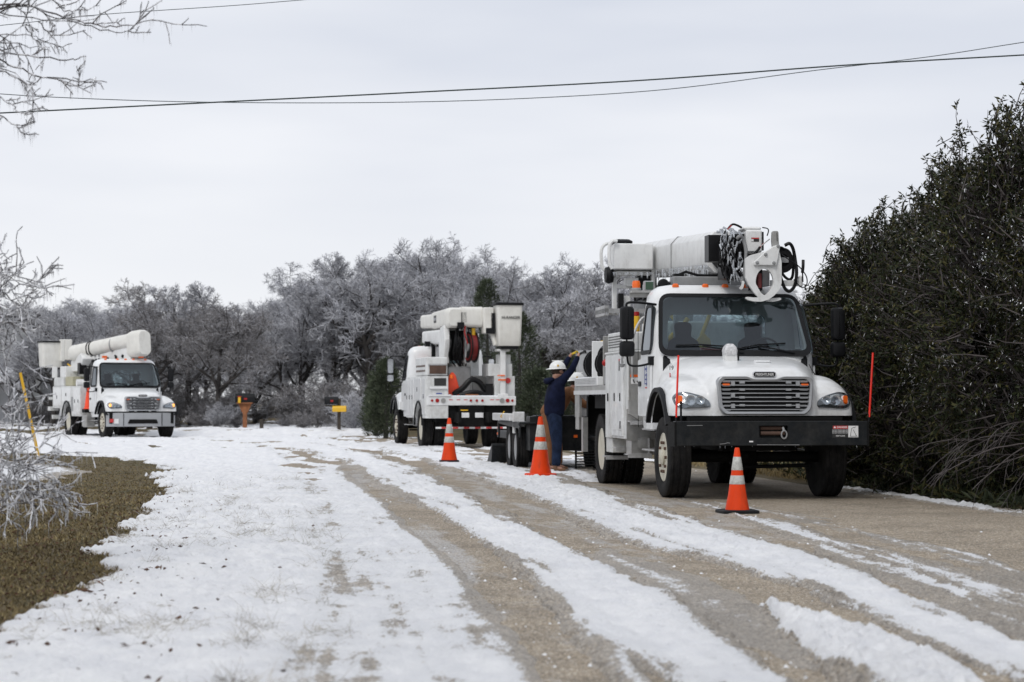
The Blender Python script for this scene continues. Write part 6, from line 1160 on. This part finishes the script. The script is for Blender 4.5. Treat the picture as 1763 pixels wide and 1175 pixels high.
def cedar_put(x, y, h, w_, seed, label):
    t = empty('cedar', (x, y, float(terr(x, y))), 0, label=label, cat='evergreen tree'); me = cedar_mesh(seed, h, w_); link('crown', me, cedar, t); MB().tube([(0, 0, -.1), (.03, 0, h * .5), (0, .02, h * .9)], [.09, .06, .015], 7).obj('trunk', bark, t)
def X_(px, D): return (px - 881.5) / 3600 * D
cedar_put(X_(664, 70), 70, 2.5, .75, 3, 'dark green cedar left of the cab of the rear-facing truck'); cedar_put(X_(646, 73), 73.5, 1.9, .5, 4, 'low cedar at the edge of the road beyond the small white shrub')
cedar_put(X_(838, 74), 74, 5.4, 1.15, 6, 'tall dark cedar rising behind the boom elbow of the rear-facing truck'); cedar_put(X_(893, 70), 70, 4.1, 1.0, 7, 'dark cedar right of the tall white bucket'); cedar_put(X_(930, 66), 66, 2.1, 1.2, 8, 'bushy cedar behind the white trailer rail'); cedar_put(X_(985, 64), 64, 2.4, 1.1, 9, 'bushy cedar behind the grey tub'); cedar_put(X_(745, 76), 76, 3.4, 1.1, 5, 'dark cedar hidden mostly behind the rear-facing truck')
# right-hand evergreens
darkbark = M('dark_bark', (.022, .018, .016), .9, var=.4)
def evergreen(seed, h, rx, ry, n=2300, m=11, ll=(.055, .105)):
    g = np.random.default_rng(seed); u = g.uniform(-1, 1, n); a = g.uniform(0, 6.28, n); q = np.sqrt(1 - u * u); dirv = np.stack([q * np.cos(a), q * np.sin(a), u], -1)
    bump_ = 1 + .20 * np.sin(dirv[:, 0] * 5 + seed) * np.cos(dirv[:, 1] * 6 - seed) + .13 * np.sin(dirv[:, 2] * 9 + a * 4 + seed * 2); rad = bump_ * g.uniform(.45, 1.0, n) ** .33 * np.where(g.random(n) < .10, g.uniform(1.0, 1.16, n), 1)
    taper = 1 - .28 * np.clip(dirv[:, 2], 0, 1); C = dirv * rad[:, None] * np.array([rx, ry, h * .52]); C[:, :2] *= taper[:, None]; C[:, 2] += h * .50; C[:, 2] = np.where(C[:, 2] < .12, g.uniform(.12, .9, n), C[:, 2])
    tipd = nrm(dirv * .8 + np.array([0, 0, .35]) + g.normal(0, .35, (n, 3))); Cc = np.repeat(C, m, 0); j = np.tile(np.arange(m), n); Td = np.repeat(tipd, m, 0); al = (j / m)[:, None]
    base = Cc - Td * (al * .20) ; Dd = nrm(Td * .45 + g.normal(0, .75, (n * m, 3)) + np.array([0, 0, -.25])); V, Fq = leaves(base, Dd, g.uniform(*ll, n * m), g.uniform(.010, .018, n * m), g)
    # twigs carrying the whorls
    P = C - tipd * .45; tw = np.stack([P, (P + C) / 2 + g.normal(0, .02, (n, 3)), C + tipd * .02], 1); rd = np.tile(np.array([[.009, .006, .003]]), (n, 1))
    V2, F2 = tubes([(tw, rd)], 3)
    L1 = grow(np.tile(np.array([[0, 0, .05]]), (14, 1)) + g.normal(0, .12, (14, 3)) * np.array([1, 1, 0]), nrm(np.stack([g.normal(0, .8, 14), g.normal(0, .8, 14), np.full(14, .9)], -1)), g.uniform(.35, .6, 14) * h, np.full(14, .04), np.full(14, .012), 6, .12, .05, g)
    b, d, l, r = sprout(*L1, 6, .1, 1., 30, 65, .2, .35, g); L2 = grow(b, d, l, np.full(len(l), .012), np.full(len(l), .006), 4, .15, 0, g); V3, F3 = tubes([L1, L2], 4)
    return (V, Fq), (V2, F2), (V3, F3)
def put_ever(x, y, h, rx, ry, seed, label, n=2300):
    t = empty('evergreen_tree', (x, y, 0), 0, label=label, cat='evergreen tree', group='dark evergreens along the right side of the road'); a, c, d = evergreen(seed, h, rx, ry, n)
    cr_ = mesh_np('crown', *a, leafm, t); mesh_np('twigs', *c, twigdark, cr_); mesh_np('trunk', *d, darkbark, t)
    # frosted bits caught among the leaves
    g = np.random.default_rng(seed + 90); pick = g.choice(len(a[0]) // 4, 9000); w0 = a[0][pick * 4]; pick = pick[(np.sin(w0[:, 0] * 3.1 + w0[:, 2] * 2.3) * np.sin(w0[:, 1] * 2.7 + w0[:, 2] * 1.9 + seed) > -.05) & (w0[:, 2] > 1.2)]; nn_ = len(pick); C = a[0][pick * 4 + 2]; V, Fq = leaves(C, g.normal(size=(nn_, 3)) + np.array([0, 0, -1.2]), g.uniform(.02, .07, nn_), g.uniform(.002, .006, nn_), g); mesh_np('ice_glaze', V, Fq, iced, cr_)['kind'] = 'stuff'
put_ever(X_(1765, 26.0), 26.0, 4.75, 1.55, 1.5, 1, 'large dark evergreen at the right edge, tallest of the roadside row', 3600)
put_ever(X_(1602, 28.2), 28.2, 3.75, 1.15, 1.2, 2, 'dark evergreen right behind the black winch bumper rod', 3000)
put_ever(X_(1497, 31.5), 31.5, 3.85, 1.05, 1.2, 3, 'dark evergreen beside the right mirror of the front truck', 2800)
put_ever(X_(1440, 35.5), 35.5, 3.4, 1.05, 1.2, 4, 'smaller dark evergreen seen past the cab roof of the front truck', 2400)
put_ever(X_(1680, 29.5), 29.8, 4.7, 1.5, 1.5, 5, 'dark evergreen filling the gap behind the right-edge tree', 2800)
put_ever(X_(1580, 34), 34.0, 4.3, 1.5, 1.5, 6, 'dark evergreen in the second row behind the front truck', 2400)
put_ever(X_(1985, 24.5), 24.5, 5.4, 1.6, 1.6, 7, 'dark evergreen just outside the right edge', 2400)
# low interior tangle of dead, drooping branches on the right
g = np.random.default_rng(77); n = 11; P = np.stack([g.uniform(5.75, 6.4, n), g.uniform(23.9, 25.2, n), g.uniform(.75, 1.1, n)], -1); dr = np.stack([-g.uniform(.5, 1, n), -g.uniform(.0, .4, n), g.uniform(-.25, .35, n)], -1)
L1 = grow(P, dr, g.uniform(.5, 1.25, n), np.full(n, .010), np.full(n, .004), 8, .10, -.10, g); b, d, l, r = sprout(*L1, 5, .3, 1., 20, 55, .3, .5, g); L2 = grow(b, d, l, np.full(len(l), .004), np.full(len(l), .002), 5, .15, -.15, g)
o = mesh_np('drooping_branches', *tubes([L1, L2], 5), twigdark, None, True); tag(o, 'bare drooping brown branches hanging low at the right edge over the snow strip', 'branches')
# leaf litter and low dark cover under the evergreens
g = np.random.default_rng(14); n = 5200; X = g.uniform(4.4, 8.5, n); Y = g.uniform(22, 40, n); X = np.maximum(X, np.interp(Y, XRr[0], XRr[1]) + g.uniform(.15, .5, n)); V, Fq = leaves(np.stack([X, Y, g.uniform(.0, .12, n)], -1), g.normal(size=(n, 3)) + np.array([0, 0, .3]), g.uniform(.08, .25, n), g.uniform(.01, .03, n), g); o = mesh_np('ground_cover', V, Fq, leafm); o['kind'] = 'stuff'
g = np.random.default_rng(15); n = 9000; X = g.uniform(3.2, 7.5, n); Y = g.uniform(33, 52, n); X = np.maximum(X, np.interp(Y, XRr[0], XRr[1]) + g.uniform(.15, .6, n)); V, Fq = leaves(np.stack([X, Y, np.zeros(n)], -1), np.stack([g.normal(0, .35, n), g.normal(0, .35, n), np.ones(n)], -1), g.uniform(.05, .16, n), np.full(n, .006), g)
tang = leafy('tan_grass', (.22, .16, .07), (.32, .24, .11), (.42, .33, .17), .9); o = mesh_np('dry_grass', V, Fq, tang); o['kind'] = 'stuff'

# ------------------------------------------------------------------ icy branches in the left foreground
def traced(paths, D, r0_, fr_,  g, name, label, cat, sub=True, trunk=None, drop=.5):
    base = []; 
    for pth, rr_ in paths:
        P = np.array([wpt(px, py, D + .35 * math.sin(px * .01 + py * .02)) for px, py in pth]); Sm = np.array([tuple(v) for v in smooth_path([Vector(p) for p in P], 4)]); Sm[1:-1] += g.normal(0, .006, Sm[1:-1].shape); base.append((Sm[None], np.linspace(rr_, rr_ * .38, len(Sm))[None] * D / 12))
    segs = list(base); tw = []
    for p, r in base:
        ln = np.linalg.norm(np.diff(p[0], axis=0), axis=1).sum(); m = max(2, int(ln / sub)); b, d, l, rr_ = sprout(p, r, m, .1, 1., 25, 65, .0, .0, g); l = g.uniform(.08, .30, len(l)) * D / 13; L1 = grow(b, d, l, np.full(len(l), .0044), np.full(len(l), .0028), 4, .16, .02, g); tw.append(L1)
        b, d, l, rr_ = sprout(*L1, 3, .2, 1., 25, 65, .3, .6, g); tw.append(grow(b, d, l, np.full(len(l), .0036), np.full(len(l), .0026), 2, .2, .0, g))
    allb = segs + tw
    t = empty(name, (0, D, 0), 0, label=label, cat=cat); off = np.array([0, D, 0])
    V, Fq = tubes([(p - off, r) for p, r in allb], 5); mesh_np('branches', V, Fq, twigdark, t, True)
    # ice sleeve on the twigs: thicker glassy beads broken into islands, and knobs on the tips
    I = []
    for p, r in allb:
        q = p - off; n, k, _ = q.shape; mid = (q[:, :-1] + q[:, 1:]) / 2; a = q[:, :-1] * .9 + mid * .1; c = q[:, 1:]; seg = np.stack([a.reshape(-1, 3), mid.reshape(-1, 3), c.reshape(-1, 3)], 1); rs_ = np.repeat(((r[:, :-1] + r[:, 1:]) / 2).reshape(-1, 1), 3, 1) + g.uniform(.0006, .0022, (len(seg), 1)); rs_[:, 0] *= .7; rs_[:, 2] *= .8; keep = g.random(len(seg)) < drop
        seg[..., 2] += .0012; I.append((seg[keep], rs_[keep]))
    V, Fq = tubes(I, 5); mesh_np('ice_sleeve', V, Fq, iced, t, True)['kind'] = 'stuff'
    pts = []
    for p, r in allb:
        q = (p - off).reshape(-1, 3); s_ = q[g.random(len(q)) < fr_]; pts += [tuple(v + np.array([g.uniform(-.01, .01), 0, -.002])) for v in s_]
        q = p - off; f = g.random((len(q), q.shape[1] - 1, 1)); s_ = (q[:, :-1] * f + q[:, 1:] * (1 - f)).reshape(-1, 3); pts += [tuple(v) for v in s_[g.random(len(s_)) < fr_]]
    icicles(t, pts, .02, .10, .0024, 'icicle_fringe', iced)
    return t
g = np.random.default_rng(3)
up_p = [([(-260, 10), (-60, 30), (0, 15), (60, 12)], .012), ([(-60, 20), (20, 8), (55, 12), (110, 28), (158, 43), (191, 45), (230, 43), (264, 33)], .0065), ([(110, 28), (143, 43), (199, 56), (232, 48)], .0045), ([(55, 11), (97, 31), (163, 28)], .0045), ([(97, 15), (138, 0), (160, -15)], .004),
 ([(112, 20), (138, 19), (171, 10)], .0035), ([(-120, 60), (-13, 84), (31, 94), (102, 103), (128, 102), (148, 98)], .006), ([(-120, 70), (-13, 99), (15, 110), (61, 129), (102, 135), (145, 140), (184, 142)], .0065), ([(102, 139), (128, 148), (148, 148)], .0035), ([(-30, 80), (0, 71), (48, 41)], .005),
 ([(43, 46), (55, 63), (71, 82), (87, 89)], .004), ([(66, 38), (84, 58), (102, 79), (112, 87)], .004), ([(-60, 140), (-8, 163), (18, 181), (38, 193), (59, 194)], .005), ([(-80, 170), (-8, 196), (28, 216), (61, 209)], .005), ([(28, 216), (36, 228), (44, 238)], .0035), ([(0, 122), (33, 138), (61, 161), (77, 168)], .004),
 ([(-30, 20), (59, 33), (110, 38), (166, 33)], .004), ([(0, 74), (41, 79), (84, 82)], .0035), ([(-100, 40), (0, 22), (40, 0), (60, -20)], .006), ([(-50, 100), (10, 122), (60, 156)], .004), ([(-40, 55), (12, 62), (48, 60), (75, 66)], .004), ([(30, 10), (70, -5), (100, -12)], .004)]
tt_ = traced(up_p, 15.0, .01, .45, g, 'iced_tree', 'ice-coated bare branches reaching in from the upper left corner', 'tree', sub=.30, drop=.5)
P = [wpt(-420, 900, 15.0), wpt(-430, 500, 15.0), wpt(-400, 150, 12.0), wpt(-380, -200, 15.0)]; b = MB(); b.tube([(p.x, p.y - 15.0, p.z) for p in P], [.11, .10, .08, .05], 10)
for (px, py), (qx, qy) in (((-400, 150), (-60, 30)), ((-405, 220), (-120, 70)), ((-410, 260), (-80, 170)), ((-400, 180), (-100, 40)), ((-402, 200), (-260, 10))):
    p, q = wpt(px, py, 15.), wpt(qx, qy, 15.); b.tube([(p.x, 0, p.z), ((p.x + q.x) / 2, .05, (p.z + q.z) / 2 + .06), (q.x, 0, q.z)], [.03, .018, .009], 7)
b.obj('trunk', bark, tt_)
mid_p = [([(-90, 460), (0, 463), (17, 465), (34, 478)], .0045), ([(17, 465), (34, 456)], .003), ([(-80, 510), (0, 505), (11, 505), (29, 492), (52, 491), (77, 493)], .006), ([(52, 491), (70, 482)], .003), ([(11, 505), (27, 525), (41, 537)], .0045), ([(-60, 520), (0, 537), (18, 555), (39, 584)], .005), ([(11, 555), (36, 552), (55, 544)], .0035), ([(36, 553), (50, 570)], .003), ([(-50, 560), (0, 575), (22, 592)], .004), ([(0, 540), (15, 570), (20, 600)], .004), ([(-40, 430), (0, 445), (15, 430)], .003), ([(-60, 480), (-10, 500), (20, 520), (45, 530)], .004), ([(-70, 600), (-10, 600), (20, 615)], .004), ([(-30, 455), (5, 475), (22, 500)], .003), ([(-60, 540), (0, 555), (38, 560)], .004), ([(-40, 500), (10, 530), (30, 560)], .004)]
low_p = [([(-100, 770), (0, 791), (36, 802), (61, 797), (100, 780)], .006), ([(-60, 730), (0, 753), (26, 779), (49, 820), (84, 837), (102, 847), (120, 850)], .006), ([(20, 746), (56, 733), (87, 731)], .004), ([(-60, 740), (0, 725), (15, 712), (28, 696)], .004), ([(15, 715), (41, 706)], .003), ([(-70, 780), (0, 812), (15, 843), (41, 868)], .005), ([(36, 802), (64, 814), (107, 835)], .004), ([(-60, 790), (10, 820), (60, 850), (90, 852)], .005), ([(-40, 760), (20, 775), (60, 770), (80, 755)], .004), ([(-50, 820), (0, 840), (25, 865)], .004), ([(-60, 700), (-10, 705), (20, 690)], .003), ([(0, 790), (40, 830), (70, 838), (95, 830)], .004), ([(0, 760), (30, 750), (50, 760)], .0035), ([(-50, 800), (30, 838), (60, 866)], .004), ([(-60, 850), (0, 862), (30, 875)], .004), ([(0, 800), (50, 808), (90, 818)], .0035)]
def stems(t, D, base_px, paths, top_py, name='trunk'):
    X0 = (base_px - 881.5) / 3600 * D; z1 = wpt(base_px, top_py, D).z; b = MB(); b.tube([(X0 + .04 * math.sin(k_ * 1.3), .03 * math.cos(k_), -.1 + (z1 + .1) * k_ / 6) for k_ in range(7)], [.034 - .004 * k_ for k_ in range(7)], 8)
    for pth, r_ in paths:
        if pth[0][0] > -25: continue
        q = wpt(*pth[0], D + .35 * math.sin(pth[0][0] * .01 + pth[0][1] * .02)); z0 = max(.1, min(z1 - .1, q.z - .25)); b.tube(smooth_path([(X0 + .02, 0, z0), ((X0 + q.x) / 2, (q.y - D) / 2, (z0 + q.z) / 2 + .05), (q.x, q.y - D, q.z)], 4), [r_ * 1.9] * 4 + [r_ * 1.5] * 4 + [r_ * 1.29], 6)
    b.obj(name, twigdark, t)
tm_ = traced(mid_p, 15.5, .01, .3, g, 'iced_sapling', 'ice-coated twigs reaching in at mid height on the left edge', 'sapling', sub=.085, drop=.8)
stems(tm_, 15.5, -125, mid_p, 450)
tl_ = traced(low_p, 15.5, .01, .3, g, 'iced_shrub', 'ice-coated shrub twigs low on the left edge over the brown grass', 'shrub', sub=.085, drop=.85)

for o in [q for q in COL.objects if q.name.startswith('traffic_cone')]: o.location.z = snow_at(o.location.x, o.location.y)[1] + .004
stems(tl_, 15.5, -140, low_p, 700)
# ------------------------------------------------------------------ small ground detail
def ZS_arr(x, y):
    j = np.clip(np.interp(y, D1, np.arange(nr)), 0, nr - 1).astype(int); i = np.clip(np.interp(x / y, A1_, np.arange(nc)), 0, nc - 1).astype(int); return thick[j, i], np.maximum(ZS[j, i], ZT[j, i]), inroad[j, i], rl[j, i]
g = np.random.default_rng(8)
# dead lawn blades
n = 190000; Y = 7.5 * (52 / 7.5) ** g.random(n); X = Y * g.uniform(-.41, -.02, n); th, zz, ir, _ = ZS_arr(X, Y); k_ = (th < .002) & ~ir; X, Y, zz = X[k_], Y[k_], zz[k_]; n = len(X)
V, Fq = leaves(np.stack([X, Y, zz - .01], -1), np.stack([g.normal(0, .7, n), g.normal(0, .7, n), np.ones(n) * .7], -1), g.uniform(.02, .062, n) * np.clip(1.4 - Y / 50, .6, 1), .0021 * (1 + Y / 8), g); o = mesh_np('dead_grass', V, Fq, grassm); o['kind'] = 'stuff'
# tufts of frosted grass poking through the verge snow
m = 520; Y = 8.3 * (34 / 8.3) ** g.random(m); xa = ev(W(B_['A'][0]), Y); xb = ev(lx, Y) + .35; X = xa + (xb - xa) * g.random(m) ** .8; th, zz, ir, _ = ZS_arr(X, Y); k_ = (th > 0) & (fbm(X * .9, Y * .9, 3, 91) > -.02); X, Y, zz = X[k_], Y[k_], zz[k_]; nb = 13; sz = np.repeat(g.uniform(.5, 1.25, len(X)), nb); X = np.repeat(X, nb); Y = np.repeat(Y, nb); zz = np.repeat(zz, nb); n = len(X)
P = np.stack([X + g.normal(0, .05, n) * sz, Y + g.normal(0, .05, n) * sz, zz - .005], -1); gb = grow(P, np.stack([g.normal(0, .9, n), g.normal(0, .9, n), np.full(n, .8)], -1), g.uniform(.05, .17, n) * sz, np.full(n, .0016), np.full(n, .0007), 4, .12, -.12, g); o = mesh_np('frosted_grass', *tubes([gb], 3), strawm); o['kind'] = 'stuff'
# fallen leaves, mostly along the edge of the snow
n = 1000; Y = 8.3 * (38 / 8.3) ** g.random(n); X = ev(W(B_['A'][0]), Y) + np.abs(g.normal(0, .55, n)) * np.where(g.random(n) < .3, -1, 1) + fbm(Y * 2, Y * 0, 2, 3) * .5; th, zz, ir, _ = ZS_arr(X, Y); cl = fbm(X * 2.4, Y * 2.4, 2, 17) > -.03; X, Y, zz = X[cl], Y[cl], zz[cl]; n = len(X)
V, Fq = leaves(np.stack([X, Y, zz + .008], -1), g.normal(size=(n, 3)) * np.array([1, 1, .35]), g.lognormal(-3.4, .35, n), g.uniform(.005, .014, n), g); o = mesh_np('fallen_leaves', V, Fq, leaflit); o['kind'] = 'stuff'
n = 1000; Y = 8 * (30 / 8) ** g.random(n); X = ev(W(B_['A'][0]), Y) - np.abs(g.normal(0, 1.2, n)); V, Fq = leaves(np.stack([X, Y, terr(X, Y) + .02], -1), g.normal(size=(n, 3)) * np.array([1, 1, .35]), g.uniform(.02, .05, n), g.uniform(.006, .014, n), g); o = mesh_np('fallen_leaves', V, Fq, leaflit); o['kind'] = 'stuff'
# broken ice and snow crumbs on the stone
n = 2400; Y = 8.8 * (40 / 8.8) ** g.random(n); X = Y * g.uniform(-.08, .26, n); th, zz, ir, _ = ZS_arr(X, Y); k_ = (th < .0) & (th > -.045) & ir | ((g.random(n) < .05) & ir & (th < 0)); X, Y, zz = X[k_], Y[k_], zz[k_]; n = len(X); r_ = np.minimum(g.lognormal(-4.85, .6, n), .017)
oc = np.array([[1, 0, 0], [-.5, .87, 0], [-.5, -.87, 0], [.1, .1, .7], [0, 0, -.4]]); V = (oc[None] * (1 + g.normal(0, .25, (n, 5, 3)))) * r_[:, None, None]; a = g.uniform(0, 6.28, n); ca, sa = np.cos(a), np.sin(a); Vx = V[..., 0] * ca[:, None] - V[..., 1] * sa[:, None]; Vy = V[..., 0] * sa[:, None] + V[..., 1] * ca[:, None]
V = np.stack([Vx, Vy, V[..., 2]], -1) + np.stack([X, Y, zz + r_ * .2], -1)[:, None]; tri = np.array([[0, 1, 3], [1, 2, 3], [2, 0, 3], [1, 0, 4], [2, 1, 4], [0, 2, 4]]); Fq = (np.arange(n)[:, None, None] * 5 + tri[None]).reshape(-1, 3); o = mesh_np('ice_crumbs', V.reshape(-1, 3), Fq, M('snow_crumb', (.80, .815, .85), .6, var=.06)); o['kind'] = 'stuff'
# loose stones and dead brush at the far road edge
for px, D, s_ in ((520, 79, .3), (490, 84, .25), (545, 82, .35), (600, 80, .3), (350, 84, .4), (410, 83, .25)): put_shrub(int(px) % 3, X_(px, D), D, s_, 'low brown brush on the verge across the road', frost_brown, 'low brush on the far verge')
